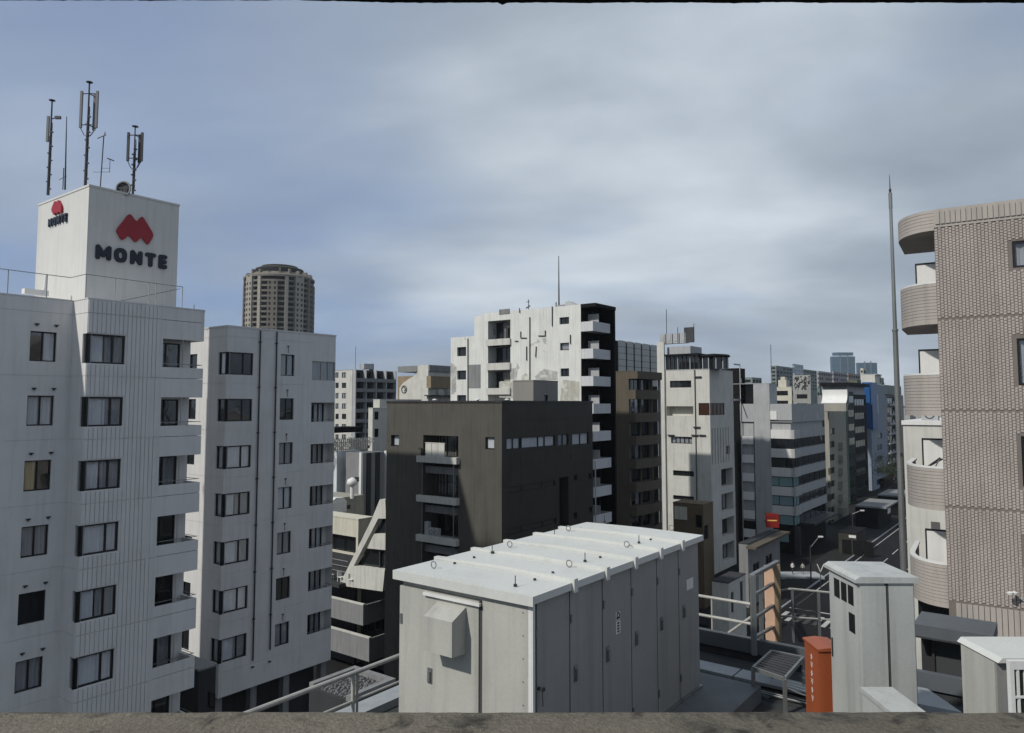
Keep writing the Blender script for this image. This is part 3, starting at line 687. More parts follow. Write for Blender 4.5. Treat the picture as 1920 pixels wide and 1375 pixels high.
# G3 gable w/ logo
Y3 = 135
b = Bld('gabled_building', 'white wall with a curved shoulder and a round ring emblem, right of it tan storeys', 'building', 803, 757, Y3, wall=offw)
f = b.face('L')
poly = [f.at(*p) for p in ((749, 760), (749, 728), (756, 718), (766, 711), (775, 706), (783, 698), (783, 685), (803, 684), (803, 760))]
poly[0] = (poly[0][0], GZ); poly[-1] = (poly[-1][0], GZ)
mb = MB().slabpoly(poly, 0, 9, f.Mf); b.part('wall', mb, offw)
cx_, cz_ = f.at(758, 730.5); rr_ = .66
mb = MB().ring((cx_, -.05, cz_), rr_, .10, 'y', 24, 4, f.Mf); mb.ring((cx_ + .05, -.06, cz_ + .05), rr_ * .45, .09, 'y', 12, 4, f.Mf, -1.6, 2.2); b.part('emblem', mb, dkmetal)
b.part('chimney', MB().box(f.s_(771), f.s_(775), 1, 2, f.z_(773, 712), f.z_(773, 696), f.Mf), offw)
r_ = b.face('R'); w3 = r_.s_(845, 757)
zb0 = r_.z_(825, 709); zt3 = r_.z_(820, 686)
mb = MB().box(.02, w3, .5, 8, GZ, r_.z_(820, 705)); b.part('tan_storeys', mb, tan)
b.part('roof_slab', MB().box(.02, w3, -.2, 8.0, r_.z_(820, 697), zt3), grey)
b.part('balcony', MB().box(.0, w3, -.6, -.48, r_.z_(820, 728), r_.z_(820, 706)).box(.0, .12, -.479, .49, r_.z_(820, 728), r_.z_(820, 706)), tan)
b.part('awning', MB().box(-.6, w3 + 1.0, -1.0, .49, r_.z_(820, 743), r_.z_(820, 741)), dkmetal)
for px in range(813, 848, 9):
    window(b.root, b.M(r_.Mf @ T((r_.s_(px), .46, r_.z_(px, 754)))), 1.0, 1.1, n=1, ft=.1)
for px in (818, 835):
    o = thing('air_conditioner', 'pale air conditioner on the tan balcony, %s of the pair' % ('left' if px < 830 else 'right'), 'air conditioner', b.W @ Vector((r_.s_(px), -.95, r_.z_(px, 741))), RA)
    MB().box(0, 1.0, 0, .45, 0, 1.0).build('casing', offw, o); MB().ring((.45, -.02, .5), .34, .03, 'y', 14, 4).build('fan_grille', dkmetal, o)
# G4 cluttered low white block with corrugated shaft
b = block('white_building', 'low white block between the apartment and the dark building, roof terrace cluttered with planters', 632, 848, 92, 676, 560, lgrey, finish=False)
b.wallm = mat('cool_white', (.58, .61, .62), .7, .15, .3, .1)
b.fR.win(664, 672, 860, 866, n=2, ft=.12); b.fL.win(618, 622, 858, 876, n=1, ft=.1); b.fL.win(618, 622, 895, 912, n=1, ft=.1)
fin(b)
pb = b.W @ Vector((0, 0, b.zt + .1))
o = thing('corrugated_shaft', 'grey corrugated lift shaft with a white pole beside the low white block', 'shaft', (atY(678, 960, 90).x, 90, GZ), RA)
h4 = b.zt - GZ
for i in range(5):
    MB().box(i * .72, i * .72 + .66, -.1 * (i % 2), 3, 0, h4).build('cladding_panel', dgrey if i % 2 else grey, o)
MB().box(-.35, -.05, -.2, .2, 0, h4 + .1).build('white_pole', coping, o); MB().box(3.75, 3.95, -.2, .2, 0, h4 + .1).build('white_pole', coping, o)
tr_ = MB()
for i in range(26):
    x = RN.uniform(-2, 7); tr_.tube((x, RN.uniform(0, 2), 0), (x + RN.uniform(-.2, .2), RN.uniform(0, 2), RN.uniform(.8, 2.0)), .06, 5)
o = thing('terrace_fence', 'pale picket fence and trellis along the cluttered terrace roof', 'fence', pb, RA)
for i in range(28): link('picket', cmesh('picket', lambda: MB().box(0, .16, 0, .06, 0, 1.5).mesh('picket', steelw)), o, T((-3.2 + i * .30, .1, 0)))
MB().box(-3.2, 5.4, .07, .1, 1.0, 1.08).build('rail', steelw, o)
PLBL = ['%s potted plant %s on the cluttered terrace roof' % (a, c) for a, c in (('green', 'at the left end'), ('pale silvery', 'second from the left'), ('green', 'third from the left'), ('pale silvery', 'fourth from the left'), ('green', 'in the middle'), ('pale silvery', 'right of the middle'), ('green', 'third from the right'), ('pale silvery', 'second from the right'), ('green', 'at the right end'))]
for i in range(9):
    q = b.W @ Vector((-2.5 + i * 1.1 + RN.uniform(-.2, .2), RN.uniform(.6, 2), b.zt + .1))
    o = thing('potted_plant', PLBL[i], 'plant', q, 0, 'potted plants on the terrace roof')
    MB().lathe((0, 0, 0), [(.18, 0), (.26, .4)], 8).build('pot', tan, o)
    lf = MB()
    for k_ in range(90):
        d = Vector((RN.gauss(0, .35), RN.gauss(0, .35), RN.uniform(.4, 1.5))); e = Vector((RN.uniform(-1, 1), RN.uniform(-1, 1), RN.uniform(-1, 1))).normalized() * .14; g_ = e.orthogonal().normalized() * .06
        lf.quad(d - e, d + g_, d + e, d - g_)
    lf.build('leaves', leafm if i % 2 else steelw, o)
q = b.W @ Vector((1.0, 1.5, b.zt + .1)); o = thing('terrace_awning', 'black awning over the cluttered terrace roof', 'awning', q, RA); MB().box(-1.2, 4.5, 0, 3, 2.2, 2.9).build('canopy', dark, o); MB().box(-1.1, -1.0, 0, .1, 0, 2.2).box(4.3, 4.4, 0, .1, 0, 2.2).build('post', dkmetal, o)
q = atY(660, 935, 84); o = thing('roof_ventilator', 'round white roof ventilator on a stalk in front of the low white block', 'ventilator', (q.x, q.y, q.z)); MB().tube((0, 0, 0), (0, 0, 1.5), .22, 10).build('stalk', coping, o); MB().lathe((0, 0, 1.4), [(.3, 0), (.62, .25), (.55, .7), (.1, .95)], 14).build('hood', coping, o, smooth=True); MB().box(.3, .75, -.1, .1, 1.9, 2.4).build('motor', dkmetal, o)
b = block('service_building', 'small grey rooftop plant room with a white duct below the round ventilator', 640, 935, 83, 682, 590, beige, finish=False); b.fR.win(650, 657, 947, 955, n=1, ft=.2); fin(b)
q = atY(627, 945, 80); o = thing('duct_unit', 'white curved duct unit beside the plant room', 'duct', q, RA); MB().box(-.5, 1.7, 0, 1.4, -1.0, .1).build('casing', coping, o); MB().slabpoly([(-.5, .1), (1.7, .1), (1.4, .5), (.3, .6)], .1, 1.3).build('cowl', coping, o, smooth=False)
MB().box(-1.6, -.5, .1, .3, -.15, .0).build('arm', coping, o)
b = block('cream_building', 'low cream building with a plain upper band and a dark window strip below it', 672, 975, 70, 700, 595, cream, finish=False)
b.zt = b.fL.z_(655, 973); zs_ = b.fL.z_(650, 1005); b.fL.hole(-b.wl, -.3, zs_ - 1.6, zs_, .5, False)
for i in range(9): window(b.root, b.M(b.fL.Mf @ T((-b.wl + .6 + i * 1.5, .5, zs_ - 1.6))), 1.4, 1.6, n=1, ft=.12)
fin(b)
b.part('lower_front', MB().box(-b.wl + .01, .01, -.3, -.005, GZ, zs_ - 1.7, b.fL.Mf), dgrey)
for i in range(3): b.part('terrace_rail', MB().tube((-b.wl, -1.2, zs_ - 2.0 - i * .5), (0, -1.2, zs_ - 2.0 - i * .5), .04, 5, None, b.fL.Mf), metal)
b.part('terrace_floor', MB().box(-b.wl, 0, -2.2, -.31, zs_ - 4.2, zs_ - 3.9, b.fL.Mf), dgrey)
for i in range(4):
    c_ = b.W @ b.fL.Mf @ Vector((-b.wl + 2.5 + i * 1.5, -1.6, zs_ - 3.9)); o = thing('terrace_chair', 'white chair on the dark terrace below the cream building, %s' % ('leftmost', 'second from left', 'second from right', 'rightmost')[i], 'chair', c_, RA)
    MB().box(0, .5, 0, .5, .42, .47).build('seat', coping, o); MB().box(0, .5, .46, .5, .471, .95).build('backrest', coping, o)
    for x_ in (.02, .44):
        for y_ in (.02, .44): MB().box(x_, x_ + .04, y_, y_ + .04, 0, .419).build('leg', coping, o)
# G6 slanted building
G = Bld('slanted_building', 'white building with a slanted side and dark window bands, left of the dark building', 'building', 728, 1000, 66, wall=offw)
f = G.face('L')
def fp(pts): return [f.at(*p) for p in pts]
G.part('slanted_fin', MB().slabpoly(fp(((716, 936), (726, 936), (728, 972), (713, 972), (648, 1097), (641, 1094), (700, 975))), -.25, .25, f.Mf), offw)
G.part('spandrel', MB().slabpoly(fp(((703, 1001), (730, 1001), (730, 1032), (690, 1028))), -.12, .3, f.Mf), offw)
G.part('spandrel', MB().slabpoly(fp(((664, 1060), (726, 1068), (722, 1108), (643, 1097))), -.3, .3, f.Mf), offw)
G.part('window_band', MB().slabpoly(fp(((713, 972), (732, 972), (732, 1001), (703, 1001))), .3, .35, f.Mf), GLD)
G.part('window_band', MB().slabpoly(fp(((690, 1028), (732, 1032), (732, 1068), (664, 1060))), .35, .4, f.Mf), GLD)
for px in (712, 722): G.part('mullion', MB().box(f.s_(px), f.s_(px) + .12, .15, .3, f.z_(px, 1066), f.z_(px, 1030), f.Mf), dkmetal)
G.part('mullion', MB().box(f.s_(723), f.s_(723) + .12, .1, .25, f.z_(723, 1000), f.z_(723, 972), f.Mf), dkmetal)
G.part('back_wall', MB().slabpoly(fp(((726, 950), (745, 950), (745, 1330), (560, 1330), (600, 1110), (664, 1062))), 1.6, 6, f.Mf), dgrey)
for (ya, yb, xa, xb, m_) in ((1128, 1165, 600, 700, grey), (1186, 1228, 600, 712, dgrey)):
    s0, s1 = f.s_(xa, 1150), f.s_(xb, 1150)
    bb = MB().box(s0, s1, -1.2, -1.05, f.z_(690, yb), f.z_(690, ya), f.Mf); bb.box(s1 - .15, s1, -1.049, 1.55, f.z_(690, yb), f.z_(690, ya), f.Mf); bb.box(s0, s1 - .151, -1.049, 1.55, f.z_(690, yb), f.z_(690, yb) + .2, f.Mf)
    o = G.part('balcony', bb, grey); 
    MB().box(s0, s1, -1.22, -.95, f.z_(690, ya) + .001, f.z_(690, ya) + .12, f.Mf).build('coping', offw, o)
for xa in (628, 655, 680):
    window(G.root, G.M(f.Mf @ T((f.s_(xa, 1170), 1.5, f.z_(xa, 1188)))), 1.5, 1.6, n=2, ft=.08, fm=dkmetal)

# ================================================================== DARK BUILDING
D = Bld('dark_building', 'dark brown clad building in the middle with a column of pale balconies', 'building', 941, 757, 54, wall=olive)
fR, fL = D.face('R'), D.face('L'); zt = fL.z_(850, 757); zt = .02; wr = fR.s_(1111, 800); wl = -fL.s_(724, 900)
fL.win(733, 748, 816, 837, n=1, cur='full', ft=.09, d=.2); fL.win(910, 927, 820, 843, n=1, cur='full', ft=.09, d=.08)
sa, sb = fL.s_(793, 900), fL.s_(859, 900)
lv = [fL.z_(822, y) for y in (868, 943, 1018, 1094)]; ch = 0.62
zopt = fL.z_(825, 817)
fL.hole(sa, sb, lv[3] - 9, zopt, 1.4, True)
fL.finish(-wl, 0, GZ, zt)
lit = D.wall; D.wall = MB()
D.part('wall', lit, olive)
for i, z in enumerate(lv):
    o = D.part('balcony', MB().box(sa - .35, sb + .15, -.40, .0, z, z + .50, fL.Mf).box(sa, sb, .0, 1.38, z + .1, z + .3, fL.Mf), offw)
    if i: 
        MB().box(sa + .02, sb - .02, .25, .32, z + 2.2, z + 2.75, fL.Mf).build('lintel', grey, o)
        for q in (sa + .05, sb - .35): MB().tube(fL.Mf @ Vector((q + .12, -.25, z + .5)), fL.Mf @ Vector((q + .12, -.25, lv[i - 1])), .05, 6).build('post', metal, o)
    window(D.root, D.M(fL.Mf @ T((sa + .35, 1.28, z + .4))), sb - sa - .6, 2.1, n=3, ft=.07, cur='grey_full' if i in (0, 1) else None, fm=dkmetal, hbar=.5 if i == 1 else None)
sc0 = D.W @ fL.Mf @ Vector((sa + .45, -.22, lv[0] + .50)); o = thing('balcony_screen', 'pale three-leaf screen on the topmost balcony of the dark building', 'screen', sc0, RA - math.pi / 2)
for i in range(3): MB().box(i * .68, i * .68 + .64, 0, .05, 0, 1.0).build('screen_leaf', offw, o)
MB().box(-.02, 2.04, -.02, .07, 1.001, 1.06).build('top_rail', offw, o)
for i, (dz_, q, nm, hh_) in enumerate(((2, .5, 'box', 1.1), (2, .9, 'ac', .62), (2, 1.45, 'ac', .62))):
    c = D.W @ fL.Mf @ Vector((sa + q, -.30, lv[dz_] + .50))
    if nm == 'box': o = thing('water_heater', 'tall grey water heater on the third balcony of the dark building', 'water heater', c, RA - math.pi / 2); MB().box(0, .4, 0, .3, 0, 1.05).box(.02, .38, -.02, 0, .55, .9).build('casing', lgrey, o)
    else: o = thing('air_conditioner', 'grey air conditioner %s on the third balcony of the dark building' % ('beside the tall heater' if q < 1 else 'at the right'), 'air conditioner', c, RA - math.pi / 2); MB().box(0, .5, 0, .3, 0, hh_).build('casing', lgrey, o); MB().ring((.25, -.01, .3), .18, .02, 'y', 14, 4).build('fan_grille', dkmetal, o)
o = thing('potted_plant', 'small dark potted plant on the topmost balcony of the dark building', 'plant', D.W @ fL.Mf @ Vector((sa + .12, -.2, lv[0] + .50)), 0); MB().lathe((0, 0, 0), [(.12, 0), (.17, .25)], 8).build('pot', dgrey, o)
lf = MB()
for k_ in range(60):
    d = Vector((RN.gauss(0, .13), RN.gauss(0, .13), RN.uniform(.25, .6))); e = Vector((RN.uniform(-1, 1), RN.uniform(-1, 1), RN.uniform(-1, 1))).normalized() * .07; lf.quad(d - e, d + e.orthogonal() * .4, d + e, d - e.orthogonal() * .4)
lf.build('leaves', leafm, o)
# shaded side
fR.winsz(fR.s_(950, 830), fR.s_(1041, 830), fR.z_(1000, 840), fR.z_(1000, 818.5), d=.06, ratio=[.13, .27, .3, .64, .78], cur='full', ft=.07)
fR.win(1046, 1066, 814, 836, n=2, cur='grey_full', d=.06, ft=.06); fR.win(1073, 1104, 812, 834, n=2, cur='full', d=.06, ft=.06)
fR.winsz(fR.s_(950, 915), fR.s_(1041, 915), fR.z_(1000, 918), fR.z_(1000, 907), d=.06, ratio=[.3, .72], ft=.07, gm=mat('dull_panel', (.035, .033, .03), .4, .1, .1, 0))
fR.winsz(fR.s_(950, 985), fR.s_(1043, 985), fR.z_(1000, 993), fR.z_(1000, 981), d=.06, ratio=[.3, .72], ft=.07, gm=MATS['dull_panel'])
fR.hole(fR.s_(1049, 930), fR.s_(1066, 930), fR.z_(1057, 1100), fR.z_(1057, 895), .9, True)
for x0, y0 in ((1076, 890), (1103, 887), (1076, 961), (1104, 950)): fR.win(x0, x0 + 6, y0, y0 + 12, n=1, ft=.07, d=.06)
for px in (975, 1022, 1069): fR.hole(fR.s_(px), fR.s_(px) + .035, -4.6, -4.1, .02, True); fR.hole(fR.s_(px) + .001, fR.s_(px) + .034, -20, -12.6, .02, True)
fR.hole(.0, wr, -3.84, -3.80, .02, True); fR.hole(0, wr, -1.30, -1.27, .02, True)
fR.finish(0, wr, GZ, zt)
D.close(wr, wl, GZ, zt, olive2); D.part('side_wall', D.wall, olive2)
D.part('roof_edge', MB().box(-.06, wr + .05, -.06, .1, zt + .1, zt + .2).box(-.06, .1, .101, wl + .05, zt + .1, zt + .2), dkmetal)
for i, (sx_, sy_) in enumerate(((3.6, 8.0), (6.2, 1.4), (2.2, 3.0))):
    o = thing('roof_vent', 'small white mushroom vent on the dark building roof, %s' % ('at the left', 'at the right', 'in the middle')[i], 'vent', D.W @ Vector((sx_ * .4, sy_, zt + .1)), RA); MB().tube((0, 0, 0), (0, 0, .16), .09, 8).build('stalk', lgrey, o); MB().lathe((0, 0, .16), [(.2, 0), (.18, .07), (.05, .11)], 10).build('cap', coping, o)
o = thing('drain_pipe', 'thin grey pipe beside the right edge of the dark building', 'pipe', D.W @ Vector((wr + .25, -.1, GZ)), RA); MB().tube((0, 0, 0), (0, 0, 19), .06, 6).build('pipe', lgrey, o)

# ================================================================== PEELING WHITE BUILDING C
Cb = Bld('white_apartment_block', 'weathered white apartment block with peeling patches, balconies on its dark side, centre', 'building', 1090, 757, 77, wall=peel)
fR, fL = Cb.face('R'), Cb.face('L')
zt = fL.z_(1088, 571); s_st = fL.s_(902, 650); s_l2 = fL.s_(889, 650); s_l3 = fL.s_(845, 700)
z2 = fL.z_(895, 593); z3 = fL.z_(866, 632)
fL.win(1049, 1067, 595, 608, n=2, ft=.09, d=.2); fL.win(1050, 1067, 643, 657, n=1, ft=.09, d=.2, cur='grey_full'); fL.win(1051, 1067, 691, 706, n=2, ft=.09, d=.2); fL.win(1051, 1067, 742, 757, n=2, ft=.09, d=.2)
for ya, yb in ((601, 636), (648, 681), (695, 728), (740, 775)): fL.hole(*fL.rect(915, 957, ya, yb), 1.5, True)
for ya, yb in ((651, 668), (695, 712), (741, 758)): fL.win(857, 874, ya, yb, n=1, ft=.12, d=.25)
zz_ = [zt, z2, z3]
allh = list(fL.holes)
fL.finish(s_st, 0, GZ, zt); fL.holes = allh; fL.finish(s_l2, s_st, GZ, z2); fL.holes = allh; fL.finish(s_l3, s_l2, GZ, z3)
wrC = Cb.face('R', -1.7).s_(1154, 700)
for s0, s1, zq in ((s_st, 0, zt), (s_l2, s_st, z2), (s_l3, s_l2, z3)):
    Cb.wall.quad((0, -s1, zq), (wrC, -s1, zq), (wrC, -s0, zq), (0, -s0, zq)); Cb.wall.quad((0, -s0, GZ), (0, -s0, zq), (wrC, -s0, zq), (wrC, -s0, GZ))
Cb.done()
for i, (ya, yb) in enumerate(((636, 648), (681, 694), (728, 740))):
    s0, s1, z0, z1 = fL.rect(914, 958, ya, yb); o = Cb.part('balcony', MB().box(s0, s1, -.25, 1.4, z0, z1, fL.Mf), offw)
for i, (ya, yb) in enumerate(((603, 634), (650, 680), (697, 727))):
    s0, s1, z0, z1 = fL.rect(917, 936 if i != 1 else 955, ya, yb); window(Cb.root, Cb.M(fL.Mf @ T((s0, 1.35, z0))), s1 - s0, z1 - z0, n=2, ft=.08, fm=dkmetal)
    if i != 1:
        a, b_, c, e = fL.rect(937, 956, ya, yb); Cb.part('partition', MB().box(a, b_, .9, 1.0, c, e, fL.Mf), grey if i == 0 else beige)
a, b_, c, e = fL.rect(942, 954, 610, 634); Cb.part('duct', MB().box(a, a + .35, .6, .8, c, e - .2, fL.Mf).box(b_ - .3, b_, .6, .8, c, e, fL.Mf).box(a, b_, .6, .8, e - .3, e + .1, fL.Mf), dkmetal)
Cb.part('vent_louvre', MB().box(fL.s_(936), fL.s_(956), -.06, -.002, fL.z_(946, 589), fL.z_(946, 580), fL.Mf), grey)
# patches, pipes and stains with their own edges
Cb.part('plaster_patch', MB().box(fL.s_(877), fL.s_(901), -.03, -.002, fL.z_(889, 728), fL.z_(889, 684), fL.Mf), grey)
for (pa, pb_) in (((994, 595), (994, 760)), ((878, 635), (878, 757)), ((966, 640), (972, 640)), ((1023, 620), (1023, 630)), ((1010, 630), (1023, 630)), ((977, 622), (977, 634)), ((977, 634), (988, 634)), ((988, 650), (988, 676)), ((1006, 650), (1005, 670)), ((1070, 628), (1070, 645)), ((1036, 575), (1036, 612)), ((975, 578), (975, 587))):
    a = fL.at(*pa); c = fL.at(*pb_); Cb.part('pipe', MB().tube((a[0], -.08, a[1]), (c[0], -.08, c[1]), .055, 5, None, fL.Mf), dkmetal)
pst = [((1052, 676), (1070, 662), (1070, 678)), ((1027, 660), (1036, 654), (1037, 680), (1024, 680)), ((1005, 665), (1012, 664), (1014, 675), (1004, 675)), ((957, 692), (970, 688), (968, 712), (957, 712)), ((987, 700), (994, 715), (994, 745), (977, 745), (978, 705)), ((1003, 706), (1020, 692), (1045, 697), (1046, 712), (1005, 715)), ((960, 715), (1000, 714), (1000, 750), (936, 745), (936, 716)), ((845, 680), (856, 688), (855, 735), (846, 740)), ((1055, 712), (1086, 716), (1086, 752), (1050, 752))]
for k_, q in enumerate(pst[3:]):
    n_ = len(q); pts = []
    for i in range(n_):
        a, c = Vector(q[i]), Vector(q[(i + 1) % n_])
        for t_ in range(5): pts.append(a.lerp(c, t_ / 5) + Vector((RN.uniform(-1, 1), RN.uniform(-1, 1))) * (.9 if t_ else .3))
    Cb.part('plaster_patch', MB().slabpoly([fL.at(*p_) for p_ in pts], -.012 - .002 * k_, -.001, fL.Mf), [mat('patch_grey', (.36, .365, .35), .85, .25, .3, .2, patch=((.5, .5, .47), .9, .5, .62)), mat('patch_beige', (.42, .41, .365), .85, .2, .3, .2, patch=((.54, .54, .5), .9, .5, .62))][k_ % 2])
# balcony side
W0 = .6; fh_ = fR.z_(1100, 606) - fR.z_(1100, 656)
zp = [fR.z_(1090, 604) - i * 2.86 for i in range(12)]
mb = MB()
for i, z in enumerate(zp):
    for q0, q1 in ((.9, 3.4), (3.8, wrC - .6)):
        fR.winsz(q0, q1, z - .45, z + 1.35, d=.1, n=3, ft=.07, gm=GLD)
    fR.winsz
fR.finish(0, wrC, GZ, zt); Cb.part('recess_wall', Cb.wall if False else _m if False else MB(), dark) if False else None
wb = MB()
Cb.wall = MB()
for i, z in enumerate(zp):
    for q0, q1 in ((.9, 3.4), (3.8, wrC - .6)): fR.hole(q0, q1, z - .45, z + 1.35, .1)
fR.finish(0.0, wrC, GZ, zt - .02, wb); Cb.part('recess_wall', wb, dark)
for i, z in enumerate(zp):
    o = balcony(Cb, fR, .02, wrC - .65, z - 1.02, z, 1.45, coping if False else mat('balcony_shaded_white', (.50, .505, .52), .6, .06, .15, .05))  # cool white in a shaded tone, part of the shade is in the colour
    MB().box(wrC - 3.0 + .0, wrC - 2.94, -1.4, -.1, z - .9, z + .9, fR.Mf).build('divider', lgrey, o)
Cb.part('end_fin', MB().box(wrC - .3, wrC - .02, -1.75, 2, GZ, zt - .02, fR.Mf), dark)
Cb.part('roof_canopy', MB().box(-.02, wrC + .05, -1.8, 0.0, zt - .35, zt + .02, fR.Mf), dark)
p = Cb.W @ fL.Mf @ Vector((fL.s_(1011), 4, zt)); o = thing('lightning_rod', 'tall thin lightning rod on the roof of the weathered white block', 'antenna', p); h_ = (757 - 465) / 1383 * 80 - zt; MB().tube((0, 0, 0), (0, 0, h_), .1, 6, .04).build('rod', dkmetal, o)
p = Cb.W @ fL.Mf @ Vector((fL.s_(962), 3, zt)); o = thing('television_aerial', 'small dark aerial left on the roof of the weathered white block', 'antenna', p); MB().tube((0, 0, 0), (0, 0, 1.6), .05, 5).build('mast', dkmetal, o); MB().tube((-.3, 0, .6), (.2, 0, .9), .08, 5).tube((-.3, 0, 1.3), (.15, 0, 1.4), .03, 5).build('aerial_head', dkmetal, o)
p = Cb.W @ fL.Mf @ Vector((fL.s_(1018), 2.5, zt)); o = thing('roof_machinery', 'low grey machinery with a sloped hood on the white block roof', 'machinery', p, RA - math.pi / 2); MB().box(0, .15, 0, .1, 0, .9).box(.3, 1.3, 0, 1, 0, .55).build('casing', grey, o); MB().slabpoly([(1.3, 0), (3.0, 0), (3.0, .25), (1.7, .9), (1.3, .8)], 0, 1).build('hood', lgrey, o)
# grey penthouse in front of C
b = block('rooftop_block', 'plain grey rooftop block standing between the dark building and the weathered one', 1000, 715, 69.5, 1046, 962, mat('taupe', (.21, .20, .185), .75, .06, .1, .05), finish=False)
b.fR.win(1020, 1028, 741, 756, n=1, ft=.06); b.zt = b.fR.z_(1000, 714.5); fin(b)

# ================================================================== BROWN BALCONY BUILDING F
F = Bld('brown_building', 'narrow brown apartment building with stacked curved balconies', 'building', 1179, 757, 92, wall=brown)
fR, fL = F.face('R'), F.face('L'); zt = fR.z_(1178, 697); wr = F.face('R', -1.2).s_(1240, 757)
zb_ = fR.z_(1200, 732); stf = 2.86
for i in range(9):
    z = zb_ - i * stf
    for q0, q1, cu in ((.5, 3.0, 'grey_right'), (3.4, 5.6, None), (5.9, wr - .6, None)):
        fR.winsz(q0, q1, z - .1, z + 1.75, d=.15, n=2, ft=.08, cur=cu if i % 2 else None)
fR.finish(0, wr, GZ, zt); fL.finish(-4, 0, GZ, zt); F.close(wr, 4, GZ, zt, brown); F.done()
def curved(parent_b, x0, x1, z0, z1, out, m, bulge=.7, n=10, t=.12):
    vs = []
    pts = []
    for i in range(n + 1):
        u_ = i / n; pts.append((x0 + (x1 - x0) * u_, -out - bulge * (1 - (2 * u_ - 1) ** 2) * .6 ))
    poly = pts + [(x1, -.002), (x0, -.002)]
    mb = MB().prism(poly[:], z0, z0 + .15)
    outer = pts; inner = [(x, y + t) for x, y in pts]
    mb.prism(outer + inner[::-1], z0 + .151, z1)
    mb.box(x0, x0 + t, -out + t, -.003, z0 + .151, z1); mb.box(x1 - t, x1, -out + t, -.003, z0 + .151, z1)
    return parent_b.part('balcony', mb, m)
for i in range(9):
    z = zb_ - i * stf; curved(F, -.1, wr + .15, z - 1.15, z + .0, 1.0, brown)
F.part('roof_canopy', MB().box(-.1, wr + .1, -1.3, -.003, zt - .9, zt + .05), brown)
F.part('end_post', MB().box(wr + .0, wr + .3, -1.0, -.7, GZ, zt - .9), lgrey)
# tiled screen H
H = Bld('screened_building', 'building end behind the brown one, faced with a grid of pale glazed panels', 'building', 1152, 757, 118, wall=dark)
f = H.face('R'); zt = f.z_(1195, 643); s1 = f.s_(1234, 700)
H.wall.box(0, s1, .05, 9, GZ, zt - .1); H.done()
pc = [f.s_(x, 670) for x in (1157, 1173.5, 1188, 1202, 1218, 1233)]
pm = mat('pale_panel', (.36, .37, .37), .35, .12, .15, .02)
for a, b_ in zip(pc, pc[1:]):
    for i in range(7):
        H.part('facing_panel', MB().box(a + .38, b_ - .1, -.05, .04, zt - 1.05 * (i + 1) + .07, zt - 1.05 * i), pm)
# I white block
I = Bld('white_block', 'white concrete block with glass roof rooms and rusty window band, beside the brown building', 'building', 1331, 757, 105, wall=offw)
fR, fL = I.face('R'), I.face('L'); zt = fL.z_(1290, 694); wl = -fL.s_(1236, 757); wr = fR.s_(1375, 757)
def ribbon(y0, y1, x0, x1, n, **kw): fL.win(x0, x1, y0, y1, n=n, ft=.1, d=.25, **kw)
ribbon(714, 727, 1256, 1296, 4); fL.hole(*fL.rect(1250, 1300, 762, 780), 1.2, True); ribbon(819, 832, 1258, 1298, 5, cur='grey_full'); ribbon(883, 893, 1262, 1301, 4); ribbon(930, 938, 1262, 1301, 4)
fL.win(1310, 1369 if False else 1330, 756, 779, n=1, ft=.1, gm=mat('rusty_glass', (.055, .022, .014), .3, .4, .3, 0), d=.05, skip='r')
for px in (1252, 1303): fL.hole(fL.s_(px), fL.s_(px) + .08, GZ + 1, zt - 1.5, .05, True) if px == 1303 and False else None
fL.finish(-wl, 0, GZ, zt); 
zr = fR.z_(1331, 779); zr1 = fR.z_(1331, 756)
fR.winsz(0, wr * .60, zr, zr1, d=.05, n=4, ft=.1, gm=MATS['rusty_glass'], skip='l')
sx0 = fR.s_(1334, 820)
for i in range(7):
    a = .5 + i * 1.05; fR.hole(a, a + .35, fR.z_(1345, 870), fR.z_(1345, 803), .25, True)
fR.winsz(wr - 3.2, wr - 1.8, fR.z_(1375, 850), fR.z_(1375, 835), n=2, ft=.1)
for i in range(4):
    z = fR.z_(1365, 878) - i * 3.6; fR.winsz(wr - 5.5, wr - .8, z - 2.6, z, d=1.1, n=3, ft=.1, cur='grey_full' if i % 2 else None)
fR.finish(0, wr, GZ, zt); I.close(wr, wl, GZ, zt, lgrey); I.done()
I.part('pillar', MB().box(fL.s_(1235), fL.s_(1248), -.35, -.002, GZ, fL.z_(1240, 642), fL.Mf), offw)
a = fL.at(1303, 700); I.part('drain_pipe', MB().tube((a[0], -.1, GZ), (a[0], -.1, zt), .07, 6, None, fL.Mf), dkmetal)
for px, py in ((1304, 706), (1300, 800), (1296, 815), (1252, 815), (1310, 815)): I.part('wall_bracket', MB().box(fL.s_(px), fL.s_(px) + 1.0, -.25, -.002, fL.z_(px, py + 2), fL.z_(px, py), fL.Mf), dkmetal)
I.part('white_opening_block', MB().box(*[fL.s_(1262), fL.s_(1265), 1.0, 1.1], fL.z_(1262, 769), fL.z_(1262, 765), fL.Mf), coping)  # solid white block; the opening's brightness is only its colour
o = I.part('penthouse', MB().box(fL.s_(1248), fL.s_(1292), .8, 5, zt + .1, fL.z_(1270, 649), fL.Mf), lgrey)
